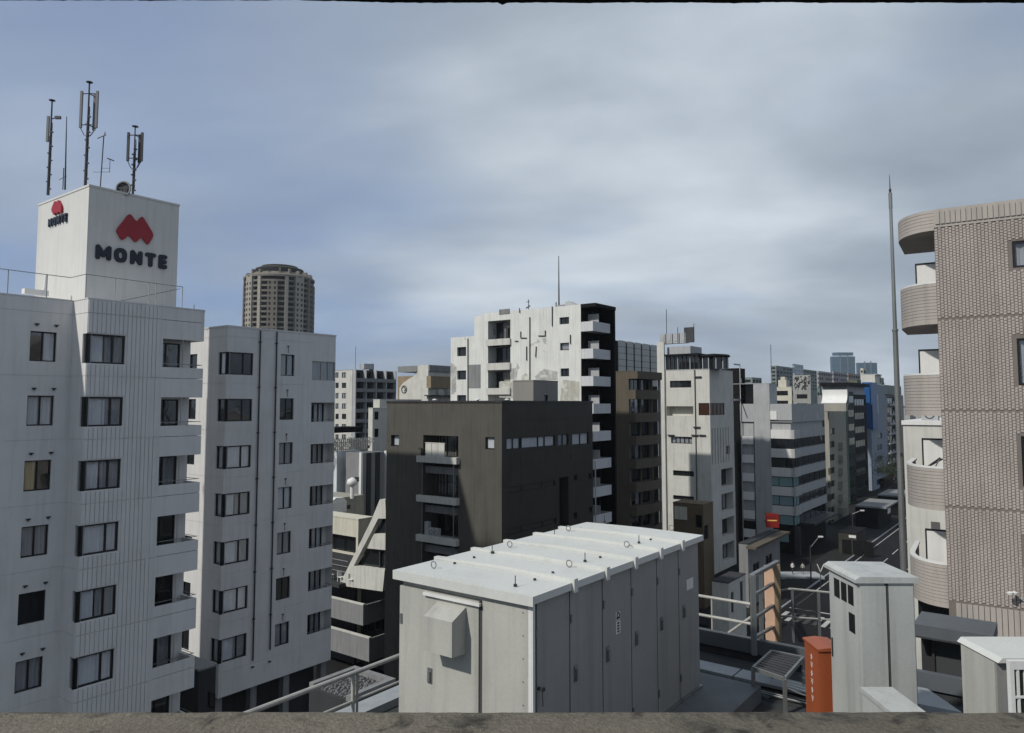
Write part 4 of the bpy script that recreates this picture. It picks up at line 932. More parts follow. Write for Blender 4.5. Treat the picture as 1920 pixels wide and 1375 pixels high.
# glass roof rooms
g0, g1 = fL.s_(1249), fL.s_(1310); zg = fL.z_(1280, 667)
I.part('roof_room', MB().box(g0, g1, .25, .33, zt + .1, zg, fL.Mf), GLD); I.part('roof_room_eave', MB().box(g0 - .2, g1 + .2, -.3, 4, zg, zg + .25, fL.Mf), dark)
for i in range(9): I.part('roof_room_post', MB().box(g0 + i * (g1 - g0) / 8 - .05, g0 + i * (g1 - g0) / 8 + .05, .1, .24, zt + .1, zg, fL.Mf), dkmetal if i % 3 else lgrey)
cc = fL.Mf @ Vector((fL.s_(1330), 2.0, zt + .1)); hz = fL.z_(1330, 671) - zt
I.part('round_room', MB().lathe((cc.x, cc.y, cc.z), [(1.9, 0), (1.9, hz)], 20), GLD); I.part('round_canopy', MB().lathe((cc.x, cc.y, cc.z + hz), [(2.1, 0), (2.35, .15), (2.1, .4), (.1, .6)], 24), dark)
for i in range(12):
    t = i * math.pi / 6; I.part('round_room_post', MB().box(-.06, .06, -.06, .06, 0, hz, T((cc.x + 1.98 * math.cos(t), cc.y + 1.98 * math.sin(t), cc.z))), lgrey)
p = I.W @ fL.Mf @ Vector((fL.s_(1222), 3, fL.z_(1240, 642))); o = thing('roof_machinery', 'pale cooling units and frame on the roof behind the screened building', 'machinery', p, RA - math.pi / 2)
for i in range(4): MB().box(i * 1.1, i * 1.1 + .95, 0, 1.2, 0, 1.5).box(i * 1.1 + .15, i * 1.1 + .75, -.05, 0, .3, 1.2).build('cooling_unit', lgrey, o)
MB().box(4.0, 5.6, 0, .1, 0, 2.3).tube((3, 0, 0), (3, 0, 2.4), .05, 5).tube((5.6, 0, 0), (5.6, 0, 2.8), .05, 5).build('frame', dkmetal, o)
o = thing('roof_antenna', 'thin antenna above the cooling units', 'antenna', p + Vector((1.3, 1, 0))); MB().tube((0, 0, 0), (0, 0, 5.5), .05, 5).build('mast', dkmetal, o)
# J ochre low building
b = block('ochre_building', 'low ochre building with a dark window, at the foot of the white block', 1318, 948, 88, 1337, 1262, ochre, finish=False)
b.zt = b.fL.z_(1300, 946); b.fL.win(1308 - 4, 1316, 966, 990, n=1, ft=.1); b.fR.win(1320, 1328, 985, 1012, n=1, ft=.1); fin(b)
b.part('cream_sheet', MB().box(b.fL.s_(1262), b.fL.s_(1285), -.1, -.003, b.fL.z_(1275, 974), b.fL.z_(1275, 950), b.fL.Mf), cream)
# K dark narrow
b = block('dark_narrow_building', 'narrow black building with open steel frames, between the white block and the paler one', 1385, 700, 124, 1397, 1352, dark, finish=False)
b.zt = b.fL.z_(1370, 692)
for i in range(6): b.fR.winsz(.6, 2.4 if b.wr > 3 else b.wr - .3, b.zt - 4 - i * 3.4, b.zt - 1.5 - i * 3.4, n=1, ft=.1)
fin(b)
o = b.part('steel_frame', MB().box(-.12, .0, -.3, -.18, GZ, b.zt + 1).box(-3, -.121, -.3, -.2, b.zt - 5.4, b.zt - 5.1).box(-3, -.121, -.3, -.2, b.zt + .5, b.zt + .75), lgrey)
# L stair pillar building + M glass building
Lb = Bld('stair_tower_building', 'grey building with a blank vertical stair tower and stacked short balconies', 'building', 1443, 757, 121, wall=lgrey)
fL = Lb.face('L'); zt = fL.z_(1428, 720); s0 = fL.s_(1414, 800)
fL.finish(s0, 0, GZ, zt); fR = Lb.face('R'); fR.finish(0, 4, GZ, zt); Lb.close(4, 9, GZ, zt, lgrey); Lb.done()
Lb.part('shadow_gap', MB().box(s0 - .2, s0 - .002, .3, 2, GZ, zt - .2, fL.Mf), dark)
sL0, sL1 = fL.s_(1390, 800), s0 - .2
Lb.part('balcony_core', MB().box(sL0, sL1, 1.6, 7, GZ, fL.z_(1400, 760), fL.Mf), lgrey)
stL = (fL.z_(1400, 833) - fL.z_(1400, 972)) / 4
for i in range(9):
    z = fL.z_(1400, 818) - i * stL
    Lb.part('balcony', MB().box(sL0, sL1, 0, .12, z - 1.35, z, fL.Mf).box(sL0, sL1, .121, 1.59, z - 1.35, z - 1.15, fL.Mf), coping)
    window(Lb.root, Lb.M(fL.Mf @ T((sL0 + .3, 1.5, z - .6))), sL1 - sL0 - .6, 2.0, n=2, ft=.1)
    Lb.part('laundry_screen', MB().slabpoly([(sL0 + (sL1 - sL0) * .45, z - 1.1), (sL0 + (sL1 - sL0) * .8, z - 1.1), (sL0 + (sL1 - sL0) * .7, z + 1.0)], .5, .55, fL.Mf), coping)
Mb = Bld('glass_office_building', 'grey office building with teal window bands, beside the street corner with the red sign', 'building', 1484, 757, 119, wall=lgrey)
fR, fL = Mb.face('R'), Mb.face('L'); zt = fL.z_(1465, 757.5); wl = -fL.s_(1443, 800)
# chamfer between faces: build as bay
s2 = fR.s_(1496, 800); wr = fR.s_(1546, 800)
zf = fL.z_(1465, 806); stM = (fL.z_(1465, 842) - fL.z_(1465, 949)) / 3
Mb.wall.box(-.0, wr, .0, 10, fL.z_(1465, 792), zt); gfm = MB().box(.25, wr - .25, .25, 9.9, GZ, fL.z_(1465, 984)); Mb.part('ground_storey', gfm, dark); Mb.wall.box(.3, wr - .3, .3, 9.95, fL.z_(1465, 983), fL.z_(1465, 792))
Mb.done(); Mb.part('fascia_joint', MB().box(-wl, 0, -.06, -.003, fL.z_(1465, 790), fL.z_(1465, 788), fL.Mf), dkmetal)
for i in range(8):
    z1 = fL.z_(1465, 823) - i * stM; z0 = z1 - stM * .52
    if z0 < fL.z_(1465, 1000): break
    gm = GLD if i < 2 else GLT
    # spandrels
    Mb.part('spandrel', MB().box(-wl, -.1, 0, .28, z1 + .02, z1 + stM * .48 - .02, fL.Mf), white_b)
    Mb.part('spandrel', MB().box(.0, s2, -.3, .28, z1 + .02, z1 + stM * .48 - .02, fR.Mf), pm)
    Mb.part('spandrel', MB().box(s2 + .02, wr, -.02, .28, z1 + .02, z1 + stM * .48 - .02, fR.Mf), lgrey)
    window(Mb.root, Mb.M(fL.Mf @ T((-wl, .12, z0))), wl - .1, z1 - z0, ratio=[.36], ft=.1, gm=gm)
    window(Mb.root, Mb.M(fR.Mf @ T((.05, .02, z0))), s2 - .1, z1 - z0, ratio=[.5], ft=.1, gm=gm if i < 5 else GLD)
    window(Mb.root, Mb.M(fR.Mf @ T((s2 + .1, .15, z0))), wr - s2 - .3, z1 - z0, n=5, ft=.1, gm=GLD, cur=None)
a = fL.at(1443, 775); Mb.part('white_board', MB().box(fL.s_(1444), fL.s_(1456), -.12, -.003, fL.z_(1450, 787), fL.z_(1450, 771), fL.Mf), coping)
for px in (1508, 1532): a = fR.at(px, 780); Mb.part('wall_light_strip', MB().box(a[0], a[0] + .1, -.08, -.003, a[1] - .7, a[1] + .7, fR.Mf), coping)
Mb.part('ground_column', MB().box(-.6, .1, -.9, -.2, GZ, fL.z_(1465, 985), fR.Mf), dgrey)
Mb.part('shop_glass', MB().box(-wl + .3, -1.0, .1, .2, fL.z_(1465, 1016), fL.z_(1465, 1003), fL.Mf), GLT)
Mb.part('shop_wall', MB().box(-wl, 0, -.1, .0, GZ, fL.z_(1465, 1045), fL.Mf), dgrey)
Mb.part('awning', MB().box(s2 + 1, wr, -2.0, .2, GZ + 4.2, GZ + 4.5, fR.Mf), dkmetal)
# red sign projecting at the corner
p = atY(1448, 976, 108); o = thing('projecting_sign', 'red square shop sign with a rounded corner and a yellow line, at the street corner', 'sign', p, -.15)
w_, h_ = .92, 1.02
pl = [(-w_, -h_), (w_, -h_), (w_, h_ * .55)] + [(w_ - .42 + .42 * math.cos(t * math.pi / 10), h_ - .42 + .42 * math.sin(t * math.pi / 10)) for t in range(6)] + [(-w_, h_)]
MB().slabpoly(pl, -.12, .12).build('board', signred, o); MB().box(-.72, .62, -.14, -.121, -.08, .08).build('yellow_line', yellow, o)
mm = MB()
for i in range(6): mm.box(-.45 + i * .16, -.36 + i * .16, -.14, -.121, .2 + .05 * (i % 2), .62 - .08 * (i % 3))
mm.build('dark_lettering', mat('sign_dark_red', (.12, .01, .01), .5, .1, 0, 0), o); MB().box(-.5, .5, .12, 4.0, -.7, -.6).box(-.5, .5, .12, 4.0, .5, .6).build('bracket', dkmetal, o)
# N beige narrow
b = block('beige_narrow_building', 'narrow beige building with a curved white roof sign and small balconies, past the glass office', 1553, 757, 150, 1585, 1545, beige, finish=False)
b.zt = b.fR.z_(1556, 760)
for i in range(8):
    y0 = 803 + i * 24.6; b.fR.win(1556, 1565, y0, y0 + 12, n=1, ft=.1, d=.2)
    if i: a = b.fR.at(1572, y0 + 10); b.part('balcony_shelf', MB().box(a[0], a[0] + 3.2, -.9, -.003, a[1] - .5, a[1] + .9), beige)
fin(b)
q = atY(1542, 757, 149); o = thing('roof_sign', 'curved blank white billboard on the beige narrow building roof', 'billboard', (q.x, q.y, b.zt + .12), RA - math.pi / 2)
pr_ = [(.2, 3.0), (.25, 2.2), (.1, 1.5), (-.25, .9), (-.8, .45), (-1.3, .3)]
MB().add([(x, y, z) for y, z in pr_ for x in (0, 4.7)], [(2 * i, 2 * i + 1, 2 * i + 3, 2 * i + 2) for i in range(5)]).build('curved_sheet', coping, o, smooth=True)
MB().box(0, 4.7, .27, 1.6, 0, 3.0).box(-.9, -.1, .3, 2, 0, 1.9).build('backing', grey, o); MB().box(0, 4.7, -1.3, .26, -1.3, .28).build('soffit', beige, o)
# O green-black
b = block('dark_green_building', 'slim dark green slab building past the beige narrow one', 1588, 735, 178, 1600, 1578, greenw)
for i in range(12): b.part('window', MB().box(.5, b.wr - .5, -.05, .04, b.zt - 3.4 * i - 2.6, b.zt - 3.4 * i - 1.0), GLD)
b = block('black_building', 'black fronted building with a wide overhanging roof, past the dark green slab', 1601, 757, 190, 1624, 1590, dark, finish=False)
b.zt = b.fR.z_(1610, 741)
for i in range(9): b.fR.winsz(.8, b.wr - 1.5, b.zt - 3.6 * i - 2.8, b.zt - 3.6 * i - 1.0, n=4, ft=.12, fm=dkmetal)
fin(b); b.part('roof_overhang', MB().box(-9, b.wr - 1.5, -1.2, 6, b.zt + 2.2, b.zt + 3.0), dark); b.part('roof_storey', MB().box(-7, b.wr - 2, 0, 6, b.zt + .1, b.zt + 2.2), lgrey)
# P pale blue + blue panel
b = block('pale_blue_building', 'pale blue building with a tall bright blue sign panel on its corner', 1632, 757, 205, 1660, 1618, bluew, finish=False)
b.zt = b.fR.z_(1640, 722)
for i in range(8):
    y0 = 812 + i * 21.5; b.fR.win(1644, 1654, y0, y0 + 11, n=2, ft=.14, d=.2, gm=GLB)
fin(b)
b.part('blue_panel', MB().box(-b.wl, .0, -.5, -.01, b.fL.z_(1625, 804), b.fL.z_(1625, 717), b.fL.Mf).box(0, b.fR.s_(1642, 757), -.5, -.01, b.fL.z_(1632, 806), b.fL.z_(1632, 717), b.fR.Mf), bluep)
b.part('white_strip', MB().box(b.fR.s_(1643), b.fR.s_(1646), -.1, -.01, b.fR.z_(1640, 777), b.fR.z_(1640, 740)), coping)
b.part('dark_shopfront', MB().box(b.fR.s_(1645), b.wr + 3, -1, -.01, GZ, b.fR.z_(1650, 898)), dark)
# Q balcony slab
b = block('balcony_apartments', 'grey apartment slab stacked with cluttered balconies near the pole', 1660, 757, 232, 1694, 1646, mat('mauve_grey', (.30, .28, .28), .8, .12, .2, .1), finish=False)
b.zt = b.fR.z_(1670, 741)
for i in range(10):
    y0 = 745 + i * 17.6; s0, s1, z0, z1 = b.fR.rect(1664, 1686, y0, y0 + 13)
    b.fR.hole(s0, s1, z0, z1, 1.2, True); window(b.root, b.M(b.fR.Mf @ T((s0 + .2, 1.1, z0 + .1))), s1 - s0 - .4, z1 - z0 - .3, n=4, ft=.12, fm=dkmetal)
    b.part('balcony', MB().box(s0 - .2, s1 + .4, -.7, -.01, z0 - .5, z0 + .0), lgrey)
    for k_ in range(4):
        a = s0 + .4 + k_ * (s1 - s0) / 4; b.part('balcony_panel', MB().box(a, a + RN.uniform(.9, 1.9), -.75, -.702, z0 - .3, z0 + RN.uniform(.7, 1.2)), coping if (i + k_) % 2 else lgrey)
fin(b); b.part('roof_parapet', MB().box(-6, b.wr * .7, -1.0, 5, b.zt + .1, b.zt + 3.0), mat('greenish_concrete', (.25, .28, .26), .8, .2, .3, .1))
q = b.W @ Vector((1, 2, b.zt + 3.0)); o = thing('rooftop_cabin', 'small white rooftop cabin with one dark window above the balcony slab', 'cabin', q, RA); MB().box(-5, 5.0, 0, 4, 0, 3.2).build('wall', offw, o); MB().box(2.5, 3.8, -.05, .02, .8, 2.4).build('window', dark, o); MB().box(-5, 3.5, -.5, 4, 3.201, 3.5).build('roof', lgrey, o)
# ---- background cluster beyond
def far(name, label, x0, x1, yt, Y, m_, split=.5, rows=5, cols=6, wm=None, cat='building'):
    b = block(name, label, x0 + (x1 - x0) * split, yt, Y, x1, x0, m_, finish=False)
    rh = 3.2
    for f_, w_, sg in ((b.fR, b.wr, 1), (b.fL, b.wl, -1)):
        n = max(1, int(w_ / 4.2)); n = min(n, cols); cw = w_ / n
        for i in range(rows):
            for k_ in range(n):
                s0 = (0 if sg > 0 else -w_) + k_ * cw + cw * .2
                z1 = b.zt - 1.2 - i * rh
                key = ('farwin', round(cw * .6, 1), (wm or dark).name)
                me = cmesh(key, lambda: MB().box(0, cw * .6, -.04, .03, -1.5, 0).mesh('window', wm or dark))
                if RN.random() < .92: link('window', me, b.root, b.M(f_.Mf @ T((s0, 0, z1))))
    fin(b); return b
far('distant_block', 'wide pale green glazed block on the skyline right of centre', 1445, 1531, 686, 620, farg, .12, 6, 14)
far('distant_block', 'dark blue tower section in the middle of the pale green block', 1486, 1506, 683, 600, GLB, .2, 6, 4, lgrey)
b = far('distant_block', 'stepped cream building lit bright, behind the glass office', 1449, 1486, 726, 240, cream, .95, 3, 3)
q = b.W @ Vector((0, 2, b.zt + .1)); b.part('upper_step', MB().box(.5, 4, 1.8, 4.4, b.zt + .1, b.zt + 2.4), cream); b.part('upper_step', MB().box(.5, 3, 2.2, 3.6, b.zt + 2.4, b.zt + 3.4), cream)
b = far('distant_block', 'mottled grey building with a patterned rooftop screen, right of the stepped cream one', 1487, 1523, 733, 260, farc, .92, 3, 3)
tex = MB()
for i in range(90): 
    x = RN.uniform(-b.wl + .3, -.5); z = RN.uniform(.3, 5.0); s_ = RN.uniform(.2, .5); tex.box(x, x + s_, -.15, 0, z, z + s_, b.fL.Mf @ T((0, 0, b.zt)))
b.part('rooftop_screen', MB().box(-b.wl, 0, .0, .3, b.zt + .1, b.zt + 5.6, b.fL.Mf), farc); b.part('screen_pattern', tex, dgrey)
far('distant_block', 'white apartment slab on the skyline left of the tallest glass tower', 1532, 1560, 696, 520, farc, .1, 7, 6)
far('distant_block', 'mauve grey slab at the foot of the tallest glass tower', 1560, 1588, 697, 500, mat('far_mauve', (.30, .29, .33), .8, .2, .3, .1, scale=.08), .1, 7, 6)
far('distant_block', 'brownish slab with many floors between the two glass towers', 1588, 1612, 700, 480, mat('far_brown', (.30, .25, .22), .8, .2, .3, .1, scale=.08), .1, 6, 5)
far('distant_block', 'slim cream tower block in front of the lower glass tower', 1613, 1624, 691, 450, cream, .5, 3, 2)
far('distant_block', 'low dark green roofed block right of the slim cream tower', 1594, 1658, 713, 330, mat('far_green_roof', (.10, .12, .09), .8, .3, .2, .1), .2, 2, 6)
far('distant_block', 'small grey-green block on the skyline past the cream tower', 1625, 1657, 706, 420, farg, .2, 2, 6)
far('distant_block', 'grey building above the stair tower roof at the left of the skyline group', 1393, 1428, 708, 420, farg, .5, 3, 5)
far('distant_block', 'low white building glimpsed left of the stair tower', 1389, 1417, 721, 300, offw, .4, 4, 4)
far('distant_block', 'white wall building with dark openings, tight behind the narrow black one', 1386, 1412, 748, 170, offw, .55, 5, 2)
far('distant_block', 'low teal roofed block behind the curved billboard', 1532, 1584, 728, 200, mat('far_teal', (.13, .2, .19), .8, .2, .2, .1), .1, 1, 4)
b = Bld('glass_tower', 'tallest blue-grey glass tower on the horizon with stepped shoulders', 'tower', 1572, 757, 1500, wall=GLB)
def tower(label, x0, x1, yt, Y, steps, cut):
    p = atY(x0, 757, Y); q = atY(x1, 757, Y); h = (757 - yt) / 1383 * Y
    o = thing('glass_tower', label, 'tower', (p.x, p.y, GZ)); w = q.x - p.x
    pl = [(0, 0), (w * .3, -w * .12), (w * .95, -w * .1), (w, w * .06), (w, w * .22), (0, w * .22)]
    fl = int((h - GZ) / 12)
    for i in range(fl):
        z0 = i * 12.0; z1 = z0 + 11.4
        MB().prism(pl, z0, min(z1, h - GZ - steps)).build('storey_band', GLB, o)
        MB().prism([(x * .996 + w * .002, y + .3) for x, y in pl], min(z1, h - GZ - steps - .6), min(z0 + 12, h - GZ - steps)).build('floor_edge', mat('tower_edge', (.13, .17, .20), .5, .1, 0, 0), o)
    if steps: MB().prism([(w * .09, w * .02), (w * .3, -w * .08), (w * .9, -w * .06), (w * .92, w * .2), (w * .09, w * .2)], h - GZ - steps, h - GZ).build('crown', GLB, o)
    for t in (.3, .62): MB().box(w * t - 1, w * t + 1, -w * .13, -w * .1, 0, h - GZ - steps).build('mullion', MATS['tower_edge'], o)
bpy.data.objects.remove(b.root)
tower('tallest blue-grey glass tower on the horizon with stepped shoulders', 1563, 1606, 661, 1500, 6, 1)
tower('lower blue glass tower on the horizon, just right of the tallest one', 1611, 1647, 678, 1300, 0, 0)
p = atY(1446, 690, 300); o = thing('roof_antenna', 'lone thin antenna on the skyline above the pale green block', 'antenna', p); MB().tube((0, 0, -2), (0, 0, 9.5), .12, 5).build('mast', dkmetal, o)
# filler city seen in chinks, far off: one mass of low roofs
fc = MB()
for i in range(520):
    Y = RN.uniform(330, 1600); X = RN.uniform(-1.1, 1.1) * Y; w_ = RN.uniform(8, 26); d_ = RN.uniform(8, 26); h_ = RN.uniform(8, 21)
    fc.box(-w_ / 2, w_ / 2, -d_ / 2, d_ / 2, 0, h_, T((X, Y, 0)) @ RZ(RA + RN.uniform(-.1, .1)))
o = fc.build('far_city', farc, None, T((0, 0, GZ))); tag(o, 'low pale roofs of the far city filling the horizon', 'city', kind='stuff')

hz = bpy.data.materials.new('haze'); hz.use_nodes = True; hz.node_tree.nodes.clear()
hv = N(hz.node_tree, 'ShaderNodeVolumePrincipled', Density=.00011); hv.inputs['Color'].default_value = (.80, .88, .96, 1); hv.inputs['Anisotropy'].default_value = .2
ho = N(hz.node_tree, 'ShaderNodeOutputMaterial'); hz.node_tree.links.new(hv.outputs[0], ho.inputs['Volume'])
o = MB().box(-2600, 2600, -80, 1850, GZ - 1.2, 125).build('haze', hz); tag(o, 'thin blue haze over the far city', 'haze', kind='stuff')
# ================================================================== WHITE BUILDING R + POLE
b = block('white_building', 'plain sunlit white building behind the tall grey pole, beside the pinkish tiled one', 1693, 797, 45, 1700, 1500, offw, finish=False)
fL = b.face('L'); fR = b.face('R'); b.zt = fL.z_(1720, 797); wl = 9.0
# here the corner is the left end, wall runs right (-v)
b.wall.box(0, 12, -wl, 0, GZ, b.zt); b.part('wall', b.wall, offw)
b.part('window', MB().box(3.0, 4.2, -.06, -.003, b.zt - 8, b.zt - 6.2, T((0, -0, 0)) @ fL.Mf), GLD)
b.part('grey_vent', MB().box(fL.s_(1730), fL.s_(1743), -.08, -.003, fL.z_(1736, 876), fL.z_(1736, 837), fL.Mf), grey)
b.part('window', MB().box(fL.s_(1737), fL.s_(1753), -.06, -.003, fL.z_(1745, 1020), fL.z_(1745, 978), fL.Mf), mat('greyglass', (.1, .1, .1), .4, .1, .1, 0))
b.part('roof_edge', MB().box(-.1, 12.1, -wl - .1, .1, b.zt + .001, b.zt + .25), coping)
for i in range(3):
    o = thing('roof_machinery', 'white box unit on the white building roof under the tiled balcony, %s' % ['nearest the pole', 'in the middle', 'nearest the tiled wall'][i], 'machinery', b.W @ Vector((1.5, -.8 - i * 1.2, b.zt + .25)), RA - math.pi / 2)
    MB().box(0, .9, 0, .6, 0, .75).build('casing', lgrey, o); MB().ring((.45, -.01, .38), .26, .03, 'y', 14, 4).build('fan_grille', dkmetal, o)
pY = 32.0
pb = atY(1692, 1000, pY); pb.z = GZ
POLE = thing('tall_pole', 'tall grey tapered pole with a spike, standing before the white building', 'pole', (pb.x, pb.y, pb.z))
zj = atY(1680, 620, pY).z - pb.z; ztp = atY(1672, 362, pY).z - pb.z; zsp = atY(1672, 328, pY).z - pb.z
lean = 0.0
MB().tube((0, 0, 0), (0, 0, zj * .75), .165, 14, .125).tube((0, 0, zj * .75), (0, 0, zj), .118, 14, .105).build('lower_shaft', metal, POLE, smooth=False)
MB().tube((0, 0, zj), (0, 0, ztp - .7), .085, 12, .064).tube((0, 0, ztp - .7), (0, 0, ztp), .075, 10).build('upper_shaft', metal, POLE)
MB().lathe((0, 0, zj - .03), [(.13, 0), (.13, .08), (.09, .1)], 14).build('collar', metal, POLE); MB().tube((0, 0, ztp), (0, 0, ztp + .16), .04, 8, .06).tube((0, 0, ztp + .16), (0, 0, zsp), .026, 6, .009).build('spike', dkmetal, POLE)
for z in (zj * .55, zj * .8): MB().box(-.02, .04, -.18, -.11, z, z + .14).build('bolt', dkmetal, POLE)

# ================================================================== TILED BUILDING E (right)
E = Bld('tiled_building', 'pinkish tiled apartment building at the right edge with curved boarded balconies', 'building', 1764, 757, 23.6, rot=math.atan2(-.539, .842), wall=tile_g)
f = E.face('R'); zt = f.z_(1764, 392); zcap = f.z_(1764, 425); WE = 7.5
# windows at the right
wz = []
for x0, ya, yb in ((1897, 453, 503), (1906, 635, 723), (1914, 818, 912), (1925, 1010, 1060)):
    s0, z1 = f.at(x0, ya); z0 = f.at(x0, yb)[1]; wz.append((s0, s0 + 1.7, z0, z1)); f.winsz(s0, s0 + 1.7, z0, z1, d=.03, n=2, cur='grey_full', ft=.07)
zlow = f.z_(1790, 1124)
f.finish(0, WE, GZ, zcap - .02)
E.part('recess_wall', MB().quad((0, 0, GZ), (0, 9, GZ), (0, 9, zt), (0, 0, zt)), boardm); E.wall.quad((WE, 0, GZ), (WE, 9, GZ), (WE, 9, zt), (WE, 0, zt)); E.wall.quad((0, 9, GZ), (WE, 9, GZ), (WE, 9, zt), (0, 9, zt)); E.done()
zs = [f.z_(1766, y) for y in (527, 699, 876, 1056)]
pitch = (zs[0] - zs[3]) / 3
seams = [zcap - .02 - .0] + [z - 1.22 for z in zs]
tw, th, gx, gz = .072, .070, .026, .019
tl = MB()
ztile = zcap - .06; row = 0
hw = 0
while ztile > zlow:
    z0 = ztile - th
    if not any(abs((z0 + ztile) / 2 - s_) < .045 for s_ in seams[1:]):
        s0 = .02; c = 0
        while s0 < WE - .1 and s0 < 3.2:
            if not any(a - .08 < s0 + tw / 2 < b_ + .08 and c_ - .08 < (z0 + ztile) / 2 < e_ + .08 for a, b_, c_, e_ in wz):
                j = RN.uniform(-.004, .004); o_ = .5 * (th + gz) if c % 2 else 0
                tl.add([(s0, -.02 + j, z0 + o_), (s0 + tw, -.02 - j, z0 + o_), (s0 + tw, -.02 + j, ztile + o_), (s0, -.02 - j, ztile + o_), (s0 - .004, -.001, z0 - .004 + o_), (s0 + tw + .004, -.001, z0 - .004 + o_), (s0 + tw + .004, -.001, ztile + .004 + o_), (s0 - .004, -.001, ztile + .004 + o_)],
                       [(0, 1, 2, 3), (4, 5, 1, 0), (5, 6, 2, 1), (6, 7, 3, 2), (7, 4, 0, 3)])
            s0 += tw + gx; c += 1
    ztile -= th + gz
o = E.part('wall_tiles', tl, tile_m); o['kind'] = 'stuff'
# lower band of upright boards
n = 0
for i in range(22): link('upright_board', cmesh('upb', lambda: MB().box(0, .13, -.03, -.001, 0, 1.4).mesh('upright_board', boardm)), E.root, E.M(T((.2 + i * .15, 0, zlow - 1.5))))
for i in range(22): link('upright_board', cmesh('upc', lambda: MB().box(0, .12, -.035, -.001, 0, zt - zcap - .16).mesh('upright_board', boardm)), E.root, E.M(T((.05 + i * .145, -.03, zcap + .08))))
E.part('cap_band', MB().box(0.0, WE, -.03, .2, zcap - .02, zcap + .06).box(0, WE, -.03, .25, zt - .06, zt), boardm)
E.part('parapet', MB().box(0, WE, -.029, .2, zcap + .061, zt - .061), boardm)
def arc(r_in=0.0, a=1.16, bb=1.7, n=16, ext=2.2):
    pts = [(-(a - r_in) * math.sin(t * math.pi / 2 / n), bb - (bb - r_in) * math.cos(t * math.pi / 2 / n) ) for t in range(n + 1)]
    return pts + [(-(a - r_in), bb + ext)]
def ringwall(z0, z1, a=1.16, bb=1.7, th=.12, boards=0, soff=0):
    """curved parapet: outer skin with board steps"""
    mb = MB()
    o_, i_ = arc(0, a, bb), arc(th, a, bb); n = len(o_)
    lev = [(z0, z1)] if not boards else [(z0 + (z1 - z0) * k_ / boards + .006, z0 + (z1 - z0) * (k_ + 1) / boards - .006) for k_ in range(boards)]
    for c, e in lev:
        poly = o_ + i_[::-1]; mb.prism(poly, c, e)
    if boards:
        o2 = arc(.02, a, bb); mb2 = o2 + arc(th - .001, a, bb)[::-1]; mb.prism(mb2, z0 + .001, z1 - .001)
    return mb
def slabz(z0, z1, a=1.16, bb=1.7): return MB().prism(arc(.0, a, bb) + [(-.001, 1.7 + 2.2), (-.001, .0)], z0, z1)
for i, z in enumerate(zs):
    h_ = 1.22; bt = z - h_
    o = E.part('balcony', slabz(bt - .16, bt - .0), boardm)
    rw = ringwall(bt + .001, z - .06, boards=11); w_ = rw.build('boarding', boardm, o)
    ringwall(z - .058, z, th=.16).build('coping', coping, o)
# roof slab curve with boards
o = E.part('roof_eave', slabz(zcap - .1, zcap + .02), boardm); ringwall(zcap + .021, zt, boards=5).build('boarding', boardm, o)
E.part('roof', MB().box(0, WE, .2, 9, zt - .5, zt - .4), dgrey)
for i, z in enumerate([zt - 1.62 * 0 + 0] and zs):
    fl_z = z - 1.05
    E.part('partition', MB().box(-.62, -.02, 1.30, 1.34, fl_z + .1, fl_z + 1.85), coping); E.part('partition_frame', MB().box(-.66, -.62, 1.28, 1.36, fl_z, fl_z + 1.9).box(-.62, -.02, 1.28, 1.36, fl_z + 1.85, fl_z + 1.9), black)
o = thing('drying_rack', 'dark folding drying rack on the third curved balcony of the tiled building', 'rack', E.W @ Vector((-.95, .6, zs[2] - 1.2)), E.rot)
MB().tube((0, .2, .75), (.85, 0, 1.45), .03, 6).tube((.1, .4, .9), (.9, .3, 1.4), .03, 6).build('bar', dkmetal, o); MB().tube((.1, .2, 0), (.85, 0, 1.45), .02, 6).tube((.85, .2, 0), (.5, 0, 1.2), .02, 6).build('leg', metal, o)
fw = E.face('R', -.04)
E.part('low_window', MB().box(-1.0, -.02, 2.0, 2.05, zlow - 1.5, zlow - .5), GLD)
# lamp on the tiled wall
q = E.W @ Vector((f.s_(1893, 1108), -.35, f.z_(1893, 1108)))
o = thing('flood_lamp', 'small white twin flood lamp on an arm against the tiled wall', 'lamp', q); MB().lathe((0, 0, 0), [(.03, -.04), (.08, -.03), (.09, .03), (.02, .05)], 12).build('lamp_head', coping, o); MB().lathe((.15, .02, -.0), [(.03, -.04), (.08, -.03), (.09, .03), (.02, .05)], 12).build('lamp_head', coping, o)
MB().tube((.12, 0, 0), (.6, .1, -.35), .018, 6).tube((0, 0, 0), (.15, .02, 0), .02, 6).build('arm', coping, o)

# ================================================================== STREET LEVEL
b = block('shop_building', 'low grey shop with a sloped brown roof edge at the street corner', 1402, 1020, 88, 1462, 1385, grey, finish=False)
b.zt = b.fR.z_(1405, 1020); b.fR.win(1412, 1424, 1055, 1075, n=2, ft=.1); b.fR.win(1436, 1448, 1040, 1060, n=2, ft=.1); fin(b, dgrey)
b.part('eave', MB().box(-.6, b.wr + .6, -1.2, -.01, b.zt - .4, b.zt - .1), brown)
b = block('shop_building', 'narrow pale shop front with slit windows below the ochre building', 1365, 1090, 74, 1398, 1335, offw, finish=False)
b.zt = b.fR.z_(1368, 1093); b.fR.win(1371, 1376, 1110, 1150, n=1, ft=.15); b.fR.win(1388, 1393, 1090, 1130, n=1, ft=.12); fin(b, dgrey)
